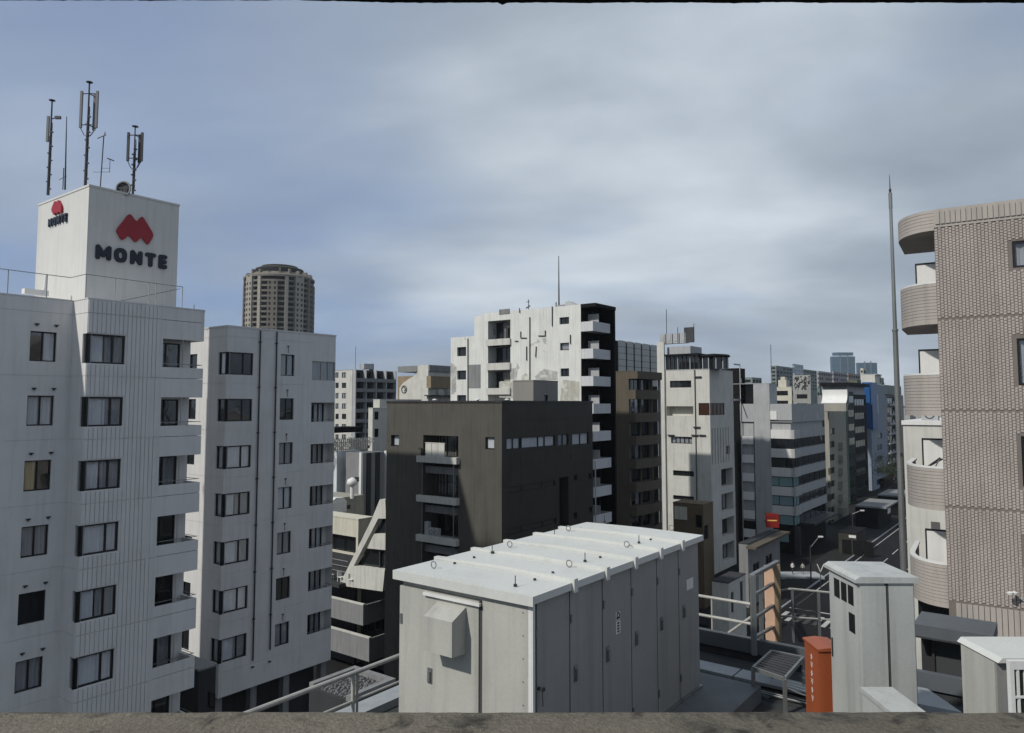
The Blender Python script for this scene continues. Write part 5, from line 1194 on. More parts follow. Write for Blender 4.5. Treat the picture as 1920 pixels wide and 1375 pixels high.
# annex with wavy canopy near crossing
def person(x, y, z, label, top_m, h=1.68, face=0, stride=.14):
    o = thing('person', label, 'person', (x, y, z), face)
    k = h / 1.7
    J = {'pel': (0, 0, .92), 'ch': (0, 0, 1.25), 'nk': (0, 0, 1.43), 'hd': (0, 0, 1.52), 'ht': (0, -.01, 1.68), 'ls': (-.18, 0, 1.38), 'rs': (.18, 0, 1.38), 'le': (-.24, .03, 1.12), 're': (.24, -.02, 1.12), 'lh': (-.24, -.06, .88), 'rh': (.24, -.1, .9),
         'lk': (-.1, -stride * .5, .5), 'rk': (.1, stride * .4, .5), 'la': (-.1, -stride, .08), 'ra': (.1, stride, .08), 'lt': (-.1, -stride - .14, .03), 'rt': (.1, stride - .14, .03)}
    R_ = {'pel': .15, 'ch': .16, 'nk': .06, 'hd': .085, 'ht': .08, 'ls': .07, 'rs': .07, 'le': .05, 're': .05, 'lh': .035, 'rh': .035, 'lk': .07, 'rk': .07, 'la': .045, 'ra': .045, 'lt': .035, 'rt': .035}
    nm = list(J); E_ = [('pel', 'ch'), ('ch', 'nk'), ('nk', 'hd'), ('hd', 'ht'), ('ch', 'ls'), ('ch', 'rs'), ('ls', 'le'), ('rs', 're'), ('le', 'lh'), ('re', 'rh'), ('pel', 'lk'), ('pel', 'rk'), ('lk', 'la'), ('rk', 'ra'), ('la', 'lt'), ('ra', 'rt')]
    me = bpy.data.meshes.new('body'); me.from_pydata([tuple(c * k for c in J[n]) for n in nm], [(nm.index(a), nm.index(b_)) for a, b_ in E_], [])
    ob = link('body', me, o); md = ob.modifiers.new('s', 'SKIN'); ob.modifiers.new('u', 'SUBSURF').levels = 1
    for i, n in enumerate(nm): v = me.skin_vertices[0].data[i]; v.radius = (R_[n], R_[n] * .75); v.use_root = (n == 'pel')
    bpy.context.view_layer.update()
    m2 = bpy.data.meshes.new_from_object(ob.evaluated_get(bpy.context.evaluated_depsgraph_get())); ob.modifiers.clear(); ob.data = m2
    for mm_ in (top_m, cloth_d, skin): m2.materials.append(mm_)
    for pl in m2.polygons:
        zc_ = pl.center.z / k; pl.material_index = 2 if (zc_ > 1.44 or (zc_ < 1.0 and abs(pl.center.x) > .2)) else (0 if zc_ > .9 else 1); pl.use_smooth = True
    MB().lathe((0, .01, 1.56 * k), [(.09, 0), (.1, .06), (.07, .14), (.01, .155)], 10).build('hair', cloth_d, o)
    return o
q = onZ(1489, 1077, GZ + .35); sl_ = MB().box(-2.3, 3.6, -1.5, 1.6, 0, .35).build('raised_slab', lgrey, None, T((q.x, q.y, GZ + .0))); tag(sl_, 'pale raised slab at the street corner under two people', 'platform')
person(q.x - .2, q.y, GZ + .35, 'person in a white top and dark trousers on the raised slab, left one', cloth_w, 1.75, .4)
person(q.x + 1.25, q.y + .1, GZ + .35, 'person in a grey top beside the person in white, right one', mat('grey_cloth', (.3, .32, .3), .9, .1, 0, 0), 1.6, -.6)
def street_pole(px, py, label, h, arm):
    q = onZ(px, py, GZ); o = thing('street_lamp', label, 'street lamp', (q.x, q.y, GZ + .004))
    MB().tube((0, 0, 0), (0, 0, h), .11, 8, .07).build('pole', dkmetal, o); MB().tube((0, 0, h - .3), (arm[0], arm[1], h + arm[2]), .05, 6).build('arm', metal, o)
    MB().box(arm[0] - .1, arm[0] + .5, arm[1] - .12, arm[1] + .12, h + arm[2] - .1, h + arm[2] + .08).build('lamp_head', coping, o)
street_pole(1521, 1098, 'street lamp at the corner with its arm reaching up over the road', 5.2, (1.6, .9, 1.0))
street_pole(1600, 1030, 'street lamp farther down the road beside the dark building', 6.0, (1.2, -.6, .4))
q = onZ(1529, 1100, GZ); o = thing('traffic_sign', 'back of a small V-shaped bracket sign beside the corner street lamp', 'sign', (q.x + .5, q.y - .5, GZ)); MB().tube((0, 0, 0), (0, 0, 2.6), .05, 6).build('pole', dkmetal, o); MB().tube((0, 0, 2.0), (-.4, 0, 3.0), .06, 5).tube((0, 0, 2.0), (.5, 0, 3.0), .06, 5).build('bracket', coping, o)
# street trees
def tree(x, y, h, label, n=1600):
    o = thing('street_tree', label, 'tree', (x, y, GZ))
    t = MB().tube((0, 0, 0), (0, 0, h * .45), .2, 8, .13)
    cl = []
    for i in range(9):
        a = RN.uniform(0, 6.28); r_ = RN.uniform(.5, 1) * h * .27; e = (r_ * math.cos(a), r_ * math.sin(a), h * RN.uniform(.55, .92)); t.tube((0, 0, h * RN.uniform(.3, .45)), e, .08, 5, .03); cl.append(Vector(e))
    t.build('trunk', bark, o); lf = MB()
    for i in range(n):
        c = RN.choice(cl); d = c + Vector((RN.gauss(0, 1), RN.gauss(0, 1), RN.gauss(0, .8))) * h * .09; e = Vector((RN.uniform(-1, 1), RN.uniform(-1, 1), RN.uniform(-1, 1))).normalized() * RN.uniform(.12, .25); g_ = e.orthogonal().normalized() * .1
        lf.quad(d - e, d + g_, d + e, d - g_)
    lf.build('crown', leafm, o)
for (px, Y, h_, lb) in ((1668, 195, 11, 'dark street tree past the pale blue building, left of the pair by the pole'), (1684, 180, 12, 'dark street tree close beside the pole, right of the pair')):
    p = atY(px, 757, Y); tree(p.x, p.y, h_, lb)
b = block('kiosk', 'low dark olive kiosk on the pavement with a small white sign on its front', 1606, 1002, 118, 1625, 1572, olive2, finish=False); fin(b, dark)
b.part('sign_board', MB().box(b.fL.s_(1584), b.fL.s_(1597), -.08, -.003, b.fL.z_(1590, 1008), b.fL.z_(1590, 1003), b.fL.Mf), coping)
for i in range(3): b.part('shutter', MB().box(-b.wl + .5 + i * 1.6, -b.wl + 1.9 + i * 1.6, -.05, -.003, b.base + .1, b.base + 2.4, b.fL.Mf), dark)
# low awnings and shopfront along the far pavement
for i, (px, Y, lb) in enumerate(((1603, 150, 'grey canopy roof of a low shop along the street, nearer one'), (1628, 168, 'grey canopy roof of a low shop along the street, farther one'))):
    p = atY(px, 757, Y); u_, v_ = uv(p); o = thing('shop_canopy', lb, 'canopy', W2(u_ - 6, 29.5, GZ), RA)
    MB().box(0, 13, 0, 4, 0, 4.0).build('shopfront', dark, o); MB().slabpoly([(0, 4.0), (13, 4.0), (13, 4.3), (0, 4.3)], -1.5, 4).build('canopy_roof', grey, o)
    MB().box(1, 3.4, -1.6, -1.5, 3.0, 3.9).build('sign_board', coping if i == 0 else lgrey, o)
# lower neighbour roofs under the rail at the left
q = onZ(668, 1310, -15); b = Bld('low_roof_building', 'low building with a pebbled roof seen through the near handrail', 'building', 735, 1290, 30, wall=dgrey)
f_ = b.face('R'); b.zt = f_.z_(720, 1286); b.wall.box(-2.3, 0, -.2, 2.2, GZ, b.zt); b.part('wall', b.wall, dgrey)
b.part('parapet', MB().box(-2.3, 0, -.2, .05, b.zt, b.zt + .2).box(-.25, 0, .051, 2.2, b.zt, b.zt + .2).box(-2.3, -.251, 1.95, 2.2, b.zt, b.zt + .2), grey)
pb_ = MB()
for i in range(420): x, y, s_ = RN.uniform(-2.2, -.3), RN.uniform(.1, 1.9), RN.uniform(.02, .06); pb_.box(x, x + s_, y, y + s_, b.zt, b.zt + s_ * .7, T((0, 0, .002)))
o = b.part('pebbles', pb_, grey); o['kind'] = 'stuff'
q = B.W @ Vector((4, -3.2, GZ)); o = thing('entrance_canopy', 'grey canopy with thin rails beside the entrance of the second white apartment building', 'canopy', q, RA); MB().box(0, 7, 0, 2.4, 3.0, 3.25).build('canopy_roof', grey, o)
for x in (.2, 6.7): MB().box(x, x + .15, .2, .35, 0, 3.0).build('post', dgrey, o)
MB().tube((0, 0, 3.6), (7, 0, 3.6), .04, 6).tube((0, 2.3, 3.9), (7, 2.3, 3.9), .04, 6).build('rail', metal, o)

# ================================================================== FOREGROUND ROOF DECK
FZ = -4.72
dk = MB(); dk.box(1.5, 13.7, -6, 9.0, -.35, 0)
o = dk.build('roof_deck', deck, None, T((0, 0, FZ)) @ GR); tag(o, kind='structure')
# plinth
# container (switchgear cubicle)
K = Bld('equipment_cabinet', 'big pale grey electrical cubicle with ribbed white roof and a row of doors', 'cabinet', 998, 1130, 8.3, base=-4.47, wall=cab)
fR, fL = K.face('R'), K.face('L'); zt = fL.z_(998, 1131); zb = -4.47
wl = -fL.s_(750, 1100); wr = fR.s_(1311, 1100)
body = MB().box(.04, wr - .02, .04, wl - .02, zb, zt); K.part('body', body, cab)
K.part('corner_post', MB().box(-.004, .039, -.01, .039, zb, zt - .002).box(-.006, .0, .01, .05, zb, zt - .003), coping)
# door seams
cuts = [fR.s_(x, 1150) for x in (1002, 1068, 1129.5, 1183.5, 1232, 1273, 1311)]
hd = [(1079, 1262), (1139, 1226), (1193, 1196), (1240, 1169), (1282, 1146)]
for i, (a, c) in enumerate(zip(cuts, cuts[1:])):
    a2 = a + (.05 if i == 0 else .012)
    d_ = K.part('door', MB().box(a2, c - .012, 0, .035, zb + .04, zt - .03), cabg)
    if 1 <= i:
        s_, z_ = fR.at(*hd[i - 1]); h1 = MB().box(s_ - .035, s_ + .035, -.012, -.0015, z_ - .10, z_ + .09).box(s_ - .02, s_ + .02, -.035, -.013, z_ - .085, z_ + .05); h1.build('handle', metal, d_)
    else:
        s_, z_ = fR.at(1009, 1296); MB().tube((s_, 0, z_ + .03), (s_, -.06, z_ + .03), .02, 8).box(s_ - .03, s_ + .03, -.075, -.05, z_ + .01, z_ + .05).tube((s_ + .01, -.05, z_), (s_ + .02, -.05, z_ - .16), .007, 6).build('handle', dkmetal, d_)
for (x0, x1, y0, y1) in ((1154, 1162, 1148, 1162), (1154.5, 1162.5, 1164, 1188)):
    a, c, e, g_ = fR.rect(x0, x1, y0, y1); s1_ = K.part('sticker', MB().box(a, c, -.006, -.001, e, g_), coping)
    w_ = c - a; h_ = g_ - e
    if y0 < 1150: MB().ring(((a + c) / 2, -.0085, (e + g_) / 2 + .01), w_ * .28, .009, 'y', 12, 4).box(a + .01, c - .01, -.009, -.0065, e + .01, e + .03).build('symbol', black, s1_)
    else: 
        mm = MB()
        for k_ in range(4): mm.box(a + w_ * .25, a + w_ * .75, -.009, -.0065, e + h_ * (.1 + .22 * k_), e + h_ * (.24 + .22 * k_)); 
        mm.build('print', dkmetal, s1_)
a, c, e, g_ = fR.rect(1287, 1299, 1085, 1105); K.part('notice_plate', MB().box(a, c, -.006, -.001, e, g_), coping)
# front face: door and fixed panel
sd = fL.s_(903, 1200); se = fL.s_(990, 1200)
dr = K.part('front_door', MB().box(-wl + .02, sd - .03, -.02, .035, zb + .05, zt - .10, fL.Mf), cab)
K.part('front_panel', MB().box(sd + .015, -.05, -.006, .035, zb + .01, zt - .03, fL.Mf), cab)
K.part('door_gasket', MB().box(sd - .029, sd + .014, -.004, .03, zb, zt - .12, fL.Mf), gasket)
K.part('drip_rail', MB().slabpoly([(fL.s_(799, 1100), zt - .145), (sd + .01, zt - .145), (sd + .01, zt - .11), (fL.s_(799, 1100), zt - .11)], -.06, -.021, fL.Mf), coping)
x0, z1 = fL.at(798, 1145); 
x0, x1 = fL.s_(823, 1180), fL.s_(876, 1180); zt_h = fL.z_(840, 1130); zb_h = fL.z_(840, 1216); dd = .27
sx = [(0.0 - .02, zt_h), (-.02, zb_h), (-dd, zb_h + .02), (-dd, zt_h - .12)]
n_ = [(x0, y, z) for y, z in sx] + [(x1, y, z) for y, z in sx]
K.part('vent_hood', MB().add(n_, [(0, 1, 2, 3), (7, 6, 5, 4), (0, 3, 7, 4), (3, 2, 6, 7), (2, 1, 5, 6), (1, 0, 4, 5)], fL.Mf), cab)
s_, z_ = fL.at(808, 1264); MB().box(s_ - .03, s_ + .04, -.032, -.021, z_ - .1, z_ + .08, fL.Mf).box(s_ - .015, s_ + .022, -.05, -.033, z_ - .08, z_ + .04, fL.Mf).build('handle', metal, dr)
for i, (a, c) in enumerate(zip(cuts, cuts[1:])):
    for z_ in (zb + .35, zt - .35): K.part('hinge', MB().box(a + .015, a + .045, -.014, -.0015, z_ - .05, z_ + .05), metal)
K.part('base_channel', MB().box(-.02, wr, -.03, -.001, zb, zb + .035).box(-.02, wr, -.004, -.0005, zt - .028, zt - .003), metal)
for z_ in (zb + .45, zt - .5): K.part('hinge', MB().box(-wl + .03, -wl + .07, -.035, -.021, z_ - .06, z_ + .06, fL.Mf), metal)
for q in range(9): K.part('screw', MB().tube((-.12 - q * .0 , -.012, zb + .15 + q * .25), (-.12, -.006, zb + .15 + q * .25), .008, 6, None, fL.Mf), metal)
# roof panels
ov = .06; cutr = [-ov] + cuts[1:-1] + [wr + ov]
for a, c in zip(cutr, cutr[1:]):
    K.part('roof_panel', MB().slabpoly([(-ov, 0.0), (wl + ov, 0.0), (wl + ov, .085), (wl / 2, .10), (-ov, .085)], 0, c - a - .004, T((c, 0, zt + .004)) @ RZ(math.pi / 2)), cabtop)
for c in cutr[1:-1]:
    b_ = MB().slabpoly([(-ov - .035, -.03), (-ov - .001, -.03), (-ov - .001, .085), (wl / 2, .102), (wl + ov, .087), (wl + ov + .03, .02), (wl + ov + .03, .12), (wl / 2, .15), (-ov - .035, .13)], -.04, .04, T((c, 0, zt + .004)) @ RZ(math.pi / 2)); K.part('roof_rib', b_, cabtop)
K.part('roof_fascia', MB().box(-ov - .012, -ov - .001, -ov, wl + ov, zt - .02, zt + .09), cabtop)
def on_roof(px, py, dz=.1):
    p = onZ(px, py, zt + dz); return K.W.inverted() @ p
for (cx_, cy_) in ((288, 320), (730, 198), (1070, 103), (1075, 313), (1409, 198), (1668, 100)):
    p = on_roof(720 + cx_ * .323, 960 + (cy_ + 8) * .323); K.part('lifting_eye', MB().ring((p.x, p.y, p.z + .045), .042, .007, 'x', 14, 6), metal)
for (cx_, cy_) in ((762, 432), (628, 240), (990, 142), (1167, 290), (1480, 182), (1280, 60)):
    p = on_roof(720 + cx_ * .323, 960 + cy_ * .323); K.part('bolt', MB().tube((p.x, p.y, p.z), (p.x, p.y, p.z + .12), .006, 6).tube((p.x, p.y, p.z), (p.x, p.y, p.z + .025), .022, 8), dkmetal)
for (cx_, cy_) in ((410, 300), (523, 266), (818, 185), (875, 395), (980, 355), (1255, 265), (1143, 97), (1548, 162)):
    p = on_roof(720 + cx_ * .323, 960 + cy_ * .323); K.part('rivet', MB().tube((p.x, p.y, p.z - .01), (p.x, p.y, p.z + .018), .018, 8), dkmetal)
q = K.W @ Vector((0, 0, 0)); o = thing('plinth', 'grey concrete plinth under the big cubicle', 'plinth', (q.x, q.y, FZ), RA); 
MB().box(-.3, wr + .6, -.75, wl + .3, .002, -4.47 - FZ - .002).build('slab', plinth, o)
# left handrail
pr = Bld('handrail', 'white pipe handrail to the left of the big cubicle', 'railing', 748, 1228, 11.76, base=FZ)
fH = pr.face('R'); 
zr = fH.z_(748, 1230); zr2 = fH.z_(748, 1279); s00 = fH.s_(440, 1340) - 2
pr.part('top_rail', MB().tube((s00, 0, zr), (6, 0, zr), .035, 10), steelw); pr.part('lower_rail', MB().tube((s00, 0, zr2), (6, 0, zr2), .022, 8), steelw)
sp = fH.s_(662, 1280)
for q_ in (sp - 2.2, sp, sp + 2.2, sp + 4.4): pr.part('post', MB().tube((q_, 0, FZ), (q_, 0, zr), .03, 8).tube((q_ + .08, 0, FZ), (q_ + .08, 0, zr), .02, 8), steelw)
pr.part('kerb_plate', MB().box(s00, 8, .12, .5, FZ - .6, FZ + .10).box(s00, 8, .1, .11, FZ - .7, FZ + .12), trough)
# parapet fascia along far side of the deck and cover slabs
q = W2(13.75, 0, 0)
o = thing('parapet', 'blue-grey metal parapet along the far edge of the roof', 'parapet', W2(13.75, 5.6, FZ), RA - math.pi / 2)
FF = (T(W2(13.75, 5.6, 0)) @ RZ(RA - math.pi / 2))
def pfp(px, py, M_=FF):
    i_ = M_.inverted(); o0 = i_ @ Vector((0, 0, 0)); d_ = i_.to_3x3() @ ray(px, py); t_ = -o0.y / d_.y; return o0.x + t_ * d_.x, o0.z + t_ * d_.z
zpt = pfp(1400, 1197)[1]
MB().box(-3, 6.5, 0, .12, zpt - .26 - FZ, zpt - FZ).build('upper_fascia', fascia, o); MB().box(-3, 6.5, .05, .3, -.2, zpt - .27 - FZ).build('lower_fascia', dgrey, o)
CO = T(W2(12.75, 5.6, 0)) @ RZ(RA - math.pi / 2)
zc1 = pfp(1330, 1250, CO)[1]
o = thing('cable_trough', 'pale grey covered trough running under the step platform', 'duct', W2(12.55, 5.6, FZ), RA - math.pi / 2)
for i in range(5): MB().box(-1.6 + i * 1.25, -.38 + i * 1.25, 0, .42, zc1 - FZ - .05, zc1 - FZ).build('cover_slab', trough, o)
MB().box(-1.6, 4.6, .03, .39, .0, zc1 - FZ - .052).build('trough_body', dgrey, o)
for i in range(7):
    a_ = MB().box(5.2 + i * 1.15, 5.24 + i * 1.15, -6, 8.9, 0, .006); r_ = a_.build('roof_seam', dkmetal, None, T((0, 0, FZ + .001)) @ GR); tag(r_, kind='structure')
o = thing('conduit_run', 'pair of thin grey conduits lying on the roof between cubicle and red cabinet', 'pipe', W2(12.2, 5.0, FZ), RA - math.pi / 2)
for i in range(2): MB().path([(0, i * .08, .06), (2.6, i * .08, .06), (2.6, i * .08 - .9 + i * .1, .06), (3.4, i * .08 - .9 + i * .1, .06)], .016, 6).build('conduit', metal, o)
for i in range(4): MB().box(.2 + i * .7, .3 + i * .7, -.06, .14, 0, .043).build('support_block', plinth, o)
# metal step platform
pts = [onZ(x, y, -4.17) for x, y in ((1412, 1250), (1471, 1270), (1506, 1231), (1447, 1219))]
o = thing('step_platform', 'grey metal step platform with slotted top before the red cabinet', 'platform', (pts[0].x, pts[0].y, FZ + .002))
P_ = [Vector((p.x - pts[0].x, p.y - pts[0].y, -4.17 - FZ - .002)) for p in pts]
def bil(a, b_): return P_[0].lerp(P_[1], a).lerp(P_[3].lerp(P_[2], a), b_)
fr2 = MB()
for a, b_ in ((0, 1), (1, 2), (2, 3), (3, 0)):
    d_ = (P_[b_] - P_[a]).normalized(); n_ = Vector((-d_.y, d_.x, 0)) * .02; z_ = Vector((0, 0, -.06)); A_, B_ = P_[a], P_[b_]
    fr2.add([A_ - n_, B_ - n_, B_ + n_, A_ + n_, A_ - n_ + z_, B_ - n_ + z_, B_ + n_ + z_, A_ + n_ + z_], [(0, 1, 2, 3), (7, 6, 5, 4), (0, 4, 5, 1), (1, 5, 6, 2), (2, 6, 7, 3), (3, 7, 4, 0)])
fr2.build('frame', metal, o)
for i in range(9):
    t0 = .04 + i * .107; a0_, a1_, b0_, b1_ = bil(.05, t0), bil(.95, t0), bil(.05, t0 + .07), bil(.95, t0 + .07); z_ = Vector((0, 0, -.02))
    MB().add([a0_, a1_, b1_, b0_, a0_ + z_, a1_ + z_, b1_ + z_, b0_ + z_], [(0, 1, 2, 3), (7, 6, 5, 4), (0, 4, 5, 1), (1, 5, 6, 2), (2, 6, 7, 3), (3, 7, 4, 0)]).build('slat', dkmetal, o)
for p in P_: MB().box(p.x - .025, p.x + .025, p.y - .025, p.y + .025, 0, p.z - .03).build('leg', metal, o)
# railing beyond the parapet right of cubicle
RR = T(W2(14.3, 5.6, 0)) @ RZ(RA - math.pi / 2)
def rr(px, py): return pfp(px, py, RR)
o = thing('roof_railing', 'white two-bar railing beyond the cubicle running to the ladder guard', 'railing', W2(14.3, 5.6, FZ), RA - math.pi / 2)
for ya, yb in ((1119, 1131), (1154, 1168)):
    a, c = rr(1300, ya - 1), rr(1412, yb); MB().tube((a[0], 0, (a[1] + c[1]) / 2 - FZ), (c[0], 0, (a[1] + c[1]) / 2 - FZ), .03, 8).build('bar', steelw, o)
a, c = rr(1366, 1187), rr(1410, 1156)
MB().tube((a[0], 0, a[1] - FZ), (c[0], 0, c[1] - FZ), .025, 8).build('brace', steelw, o); s_ = rr(1335, 1150)[0]; MB().tube((s_, 0, 0), (s_, 0, rr(1335, 1120)[1] - FZ), .02, 8).build('post', steelw, o)
# ladder guard with peach panel
q0 = onZ(1414, 1225, FZ + .9); Yg = 13.6
g0 = atY(1414, 1226, Yg); o = thing('ladder_guard', 'grey ladder guard with sloped top rail and a peach panel behind it', 'ladder', (g0.x, g0.y, g0.z - .1))
def gp(px, py, Y): p = atY(px, py, Y); return Vector((p.x - g0.x, p.y - g0.y, p.z - g0.z + .1))
def bar(p, q, w_, parent, name, m_):
    MB().tube(p, q, w_, 4).build(name, m_, parent)
bar(gp(1414, 1228, Yg), gp(1411, 1078, Yg), .06, o, 'post', metal); bar(gp(1457, 1205, Yg + 1.2), gp(1453, 1058, Yg + 1.2), .06, o, 'post', metal)
bar(gp(1428, 1200, Yg + .6), gp(1427, 1075, Yg + .6), .045, o, 'post', metal)
bar(gp(1408, 1081, Yg), gp(1458, 1054, Yg + 1.2), .05, o, 'sloped_rail', metal)
for y0, y1 in ((1116, 1090), (1160, 1131), (1196, 1172)): bar(gp(1414, y0, Yg), gp(1456, y1, Yg + 1.2), .035, o, 'rung', metal)
pa, pb2, pc, pd = gp(1437, 1203, Yg + 1.0), gp(1454, 1203, Yg + 1.0), gp(1454, 1061, Yg + 1.0), gp(1437, 1061, Yg + 1.0)
MB().box(pa.x, pb2.x, pa.y, pa.y + .04, pa.z, pc.z).build('peach_panel', peach, o); MB().box(pb2.x + .003, pb2.x + .12, pa.y - .02, pa.y + .08, pa.z, pc.z + .02).build('side_post', tan, o)
# screen frame panel
ys = 14.6
g0 = atY(1486, 1205, ys); o = thing('mesh_screen', 'grey framed mesh screen with rails, left of the white cabinet', 'screen', g0)
MB().box(0, 0.04, -.02, .02, 0, 1.02).box(.50, .55, -.02, .02, 0, .95).build('post', metal, o); MB().tube((0, 0, 1.02), (.95, 0, .93), .022, 6).tube((0, 0, .48), (.95, 0, .42), .018, 6).tube((-.3, .4, .85), (0, 0, 1.02), .022, 6).tube((-.3, .4, .38), (0, 0, .5), .022, 6).build('rail', steelw, o)
scr = MB()
for i in range(22): scr.tube((.045 + i * .021, 0, .01), (.045 + i * .021, 0, .98), .0085, 4)
for i in range(40): scr.tube((.04, 0, .02 + i * .0245), (.5, 0, .02 + i * .0235), .006, 4)
x_ = scr.build('mesh_infill', dkmetal, o); x_['kind'] = 'stuff'
# red cabinet
p = atY(1535, 1219, 10.5); RC = thing('red_cabinet', 'rust red upright cabinet with white vertical characters, left of the white cabinet', 'cabinet', (p.x, p.y, FZ + .002)); h_ = p.z - FZ
MB().box(0, .32, 0, .50, .03, h_ - .02).build('body', redc, RC); MB().slabpoly([(-.02, h_ - .02), (.34, h_ - .02), (.34, h_ + .01), (.16, h_ + .03), (-.02, h_ + .01)], -.02, .52).build('lid', redc, RC)
MB().box(-.006, -.001, .02, .48, .05, h_ - .05).build('door', redc, RC)
mk = MB()
for i in range(6):
    z_ = h_ - .17 - i * .115; y_ = .24
    mk.box(-.009, -.0065, y_ - .03, y_ + .03, z_ - .006, z_ + .006); mk.box(-.009, -.0065, y_ - .006, y_ + .006, z_ - .04, z_ + .035)
    mk.box(-.009, -.0065, y_ - .032, y_ + .032, z_ + .025, z_ + .035) if i % 2 else mk.box(-.009, -.0065, y_ + .012, y_ + .02, z_ - .04, z_ + .03)
mk.build('white_characters', coping, RC)
# white tall cabinet
p = atY(1610, 1090, 9.5); wb_ = atY(1713, 1090, 9.5).x - p.x; WCb = thing('white_cabinet', 'tall white cabinet with four dark slots in its side, before the tiled building', 'cabinet', (p.x, p.y, FZ + .002)); h_ = p.z - FZ; dd = .86
MB().box(0, wb_, 0, dd, .08, h_).build('body', cabw, WCb)
for a, c in ((.01, wb_ * .5 - .02), (wb_ * .5 + .02, wb_ - .02)): MB().box(a, c, -.022, -.001, .1, h_ - .06).build('door', cabw, WCb)
MB().box(wb_ * .5 - .019, wb_ * .5 + .019, -.012, -.001, .1, h_ + .0).build('door_gasket', gasket, WCb)
MB().slabpoly([(-.06, h_ - .02), (wb_ + .05, h_ - .02), (wb_ + .05, h_ + .05), (.0, h_ + .06), (-.06, h_ + .02)], -.04, dd + .04).build('lid', cabw, WCb)
MB().box(-.018, -.001, .02, dd - .02, .1, h_ - .05).build('side_panel', cabw, WCb)
def sidept(px, py):
    r_ = ray(px, py); t_ = (p.x - .02) / r_.x; q_ = r_ * t_; return q_.y - p.y, q_.z - FZ
for (x0, x1, ya, yb) in ((1564, 1574, 1086, 1120), (1577, 1587, 1093, 1127), (1590, 1600, 1099, 1134), (1592, 1603, 1151, 1186)):
    y0_, z0_ = sidept(x0, (ya + yb) / 2); y1_, z1_ = sidept(x1, (ya + yb) / 2); zt_ = sidept((x0 + x1) / 2, ya)[1]; zb_2 = sidept((x0 + x1) / 2, yb)[1]
    MB().box(-.0215, -.0185, y1_, y0_, zb_2, zt_).build('slot', black, WCb)
MB().box(-.03, -.0185, dd - .09, dd - .06, h_ * .52, h_ * .62).build('handle', dkmetal, WCb)
# low duct box
o = thing('low_duct', 'low white duct box with seamed lid in front of the tall white cabinet', 'duct', (4.12, 6.9, FZ)); tz_ = -3.33 - FZ
MB().box(0.0, .34, 0, 2.0, .0, tz_ - .05).build('body', cabw, o); MB().slabpoly([(-.02, tz_ - .05), (.36, tz_ - .05), (.36, tz_), (-.02, tz_)], -.1, 2.02).box(.1, .11, -.1, 2.02, tz_, tz_ + .006).box(.22, .23, -.1, 2.02, tz_, tz_ + .006).build('lid', cabw, o); MB().box(-.008, -.001, 0, 1.9, tz_ - .35, tz_ - .33).build('seam', coping, o)
# skylight unit
SK = T(W2(14.5, 2.06, 0)) @ RZ(RA - math.pi / 2)
o = thing('roof_hatch', 'dark grey roof unit with overhanging blue-grey hood and a clouded window', 'roof unit', W2(14.5, 2.06, FZ), RA - math.pi / 2)
def sk(px, py): return pfp(px, py, SK)
x0 = sk(1712, 1170)[0]; x1 = sk(1861, 1170)[0]; z1 = sk(1790, 1182)[1] - FZ; z2 = sk(1790, 1204)[1] - FZ; z3 = z2 - .03
MB().box(x0, x1, 0, .95, z2, z1).build('hood', fascia, o); MB().slabpoly([(x0, z3), (x1, z3), (x1, z2 - .002), (x0, z2 - .002)], .0, .1).build('hood_lip', dgrey, o)
MB().box(x0 + .05, x1 - .05, .42, .9, 0, z2 - .003).build('body', dgrey, o)
wx0, wx1 = sk(1742, 1240)[0], sk(1815, 1240)[0]; window(o, T((wx0, .34, sk(1780, 1290)[1] - FZ)), wx1 - wx0, sk(1780, 1213)[1] - sk(1780, 1290)[1], n=1, fm=dkmetal, gm=glass('clouded_glass', (.055, .062, .062), False, .15), ft=.04)
MB().box(x0, x1, .2, .42, 0, sk(1790, 1296)[1] - FZ).build('sill_box', dgrey, o)
o2 = thing('roof_ledge', 'grey strip of roof edge right of the hooded roof unit', 'ledge', W2(14.7, .9, FZ), RA - math.pi / 2); MB().box(0, 4.5, 0, .5, z1 - .45, z1 - .15).box(0.02, 4.5, .05, .4, 0, z1 - .452).build('fascia', dgrey, o2)
q = onZ(1735, 1315, FZ + .3); o = thing('sloping_hatch', 'pale grey sloping lid on the floor right of the white cabinet', 'lid', (q.x - .2, q.y - .2, FZ)); MB().slabpoly([(0, .15), (.62, .08), (.62, .22), (0, .34)], 0, .9).build('lid', trough, o); MB().box(.02, .6, .02, .88, 0, .08).build('base', dgrey, o)
# right cabinet
p = atY(1868, 1240, 8.0); o = thing('grey_cabinet', 'pale cabinet with overhanging top at the right edge of the roof', 'cabinet', (p.x, p.y, FZ)); h_ = p.z - FZ
MB().box(0, .9, 0, .62, 0, h_).build('body', cabg, o); MB().box(-.012, -.001, .02, .6, .05, h_ - .02).build('side_panel', cab, o); MB().slabpoly([(-.02, h_), (1.0, h_), (1.0, h_ + .05), (.03, h_ + .05)], -.06, .66).build('lid', cabtop, o)
p = atY(1893, 1240, 7.3); o = thing('louvre_panel', 'white barred grille panel at the lower right corner', 'grille', (p.x, p.y, FZ)); h_ = p.z - FZ
MB().box(0, .04, 0, .05, 0, h_).box(.041, .9, 0, .05, h_ - .08, h_).box(.86, .9, 0, .05, 0, h_ - .081).build('frame', coping, o); MB().box(.041, .859, .03, .045, 0, h_ - .081).build('backing', black, o)
for i in range(11): MB().box(.07 + i * .072, .092 + i * .072, .005, .028, 0, h_ - .081).build('grille_bar', coping, o)
for i in range(5): MB().box(.041, .859, .0, .02, h_ - .35 - i * .26, h_ - .33 - i * .26).build('cross_bar', coping, o)

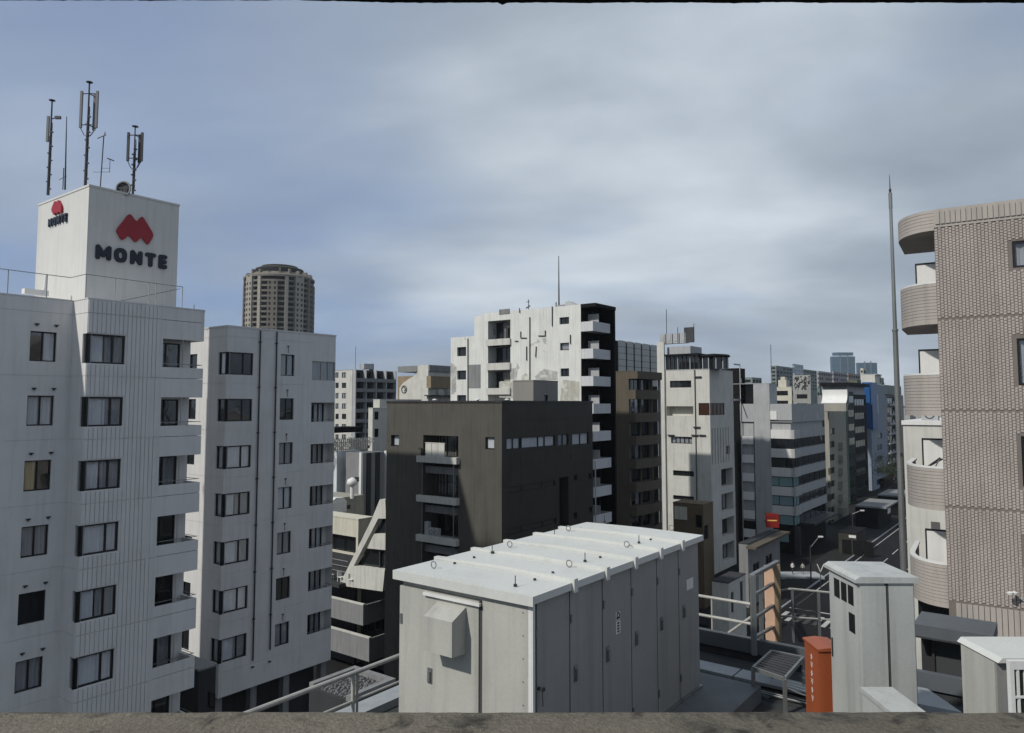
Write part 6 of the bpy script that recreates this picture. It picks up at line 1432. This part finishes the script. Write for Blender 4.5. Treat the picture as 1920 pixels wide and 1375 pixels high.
# ================================================================== LEDGE AND LINTEL of the viewing window
zl = atY(960, 1331, 1.62).z
lb = MB(); nx, ny = 220, 26
vs = []; xs0 = -2.2
for j in range(ny + 1):
    for i in range(nx + 1):
        x = xs0 + 4.4 * i / nx; y = 1.35 + .27 * j / ny
        n_ = noise.fractal(Vector((x * 6, y * 9, 0)), .6, 2.0, 5); n2_ = noise.noise(Vector((x * 40, y * 40, 3)))
        edge = -.012 * max(0, (j - ny + 2) / 2) ** 2
        drop = -.03 * max(0, (9 - j) / 9) ** 2
        vs.append((x, y + (.004 * n2_ if j == ny else 0), zl + .0016 * n_ + .0008 * n2_ + edge * .5 + drop * .3))
fs = [(j * (nx + 1) + i, j * (nx + 1) + i + 1, (j + 1) * (nx + 1) + i + 1, (j + 1) * (nx + 1) + i) for j in range(ny) for i in range(nx)]
lb.add(vs, fs); o = thing('window_ledge', 'weathered brown concrete ledge along the bottom edge, nearest the viewer', 'ledge', (0, 1.35, zl - .6))
lb.build('top_surface', conc, o, T((0, -1.35, .6 - zl)), smooth=True); MB().box(-2.2, 2.2, 0, .262, -.5, .585).build('block', conc, o)
zu = atY(960, 7, 1.62).z
lv_ = MB(); vs = []; n_ = 400
for i in range(n_ + 1):
    x = -2.2 + 4.4 * i / n_; d_ = .0015 * noise.noise(Vector((x * 60, 0, 0))) + .0025 * noise.noise(Vector((x * 9, 4, 0))) + (.0055 if x < -.25 else 0.0) * min(1, (-.25 - x) / .25)
    z_ = zu + .002 + d_ - (.006 if abs(x + .02) < .003 else 0)
    vs += [(x, 1.56, z_), (x, 1.62, z_), (x, 1.62, zu + .4), (x, 1.56, zu + .4)]
fs = []
for i in range(n_):
    a, c = i * 4, i * 4 + 4; fs += [(a, c, c + 1, a + 1), (a + 1, c + 1, c + 2, a + 2), (a, a + 3, c + 3, c)]
lv_.add(vs, fs); o = lv_.build('lintel', dark); tag(o, 'black rough underside edge of the opening along the top of the view', 'lintel')
# the building we look out of: wall below the ledge
o = MB().box(-3, 3, 1.36, 1.6, -4.37, -.02 + zl - .58).build('balustrade_wall', conc); tag(o, 'plain concrete wall under the ledge at the bottom edge', 'wall')
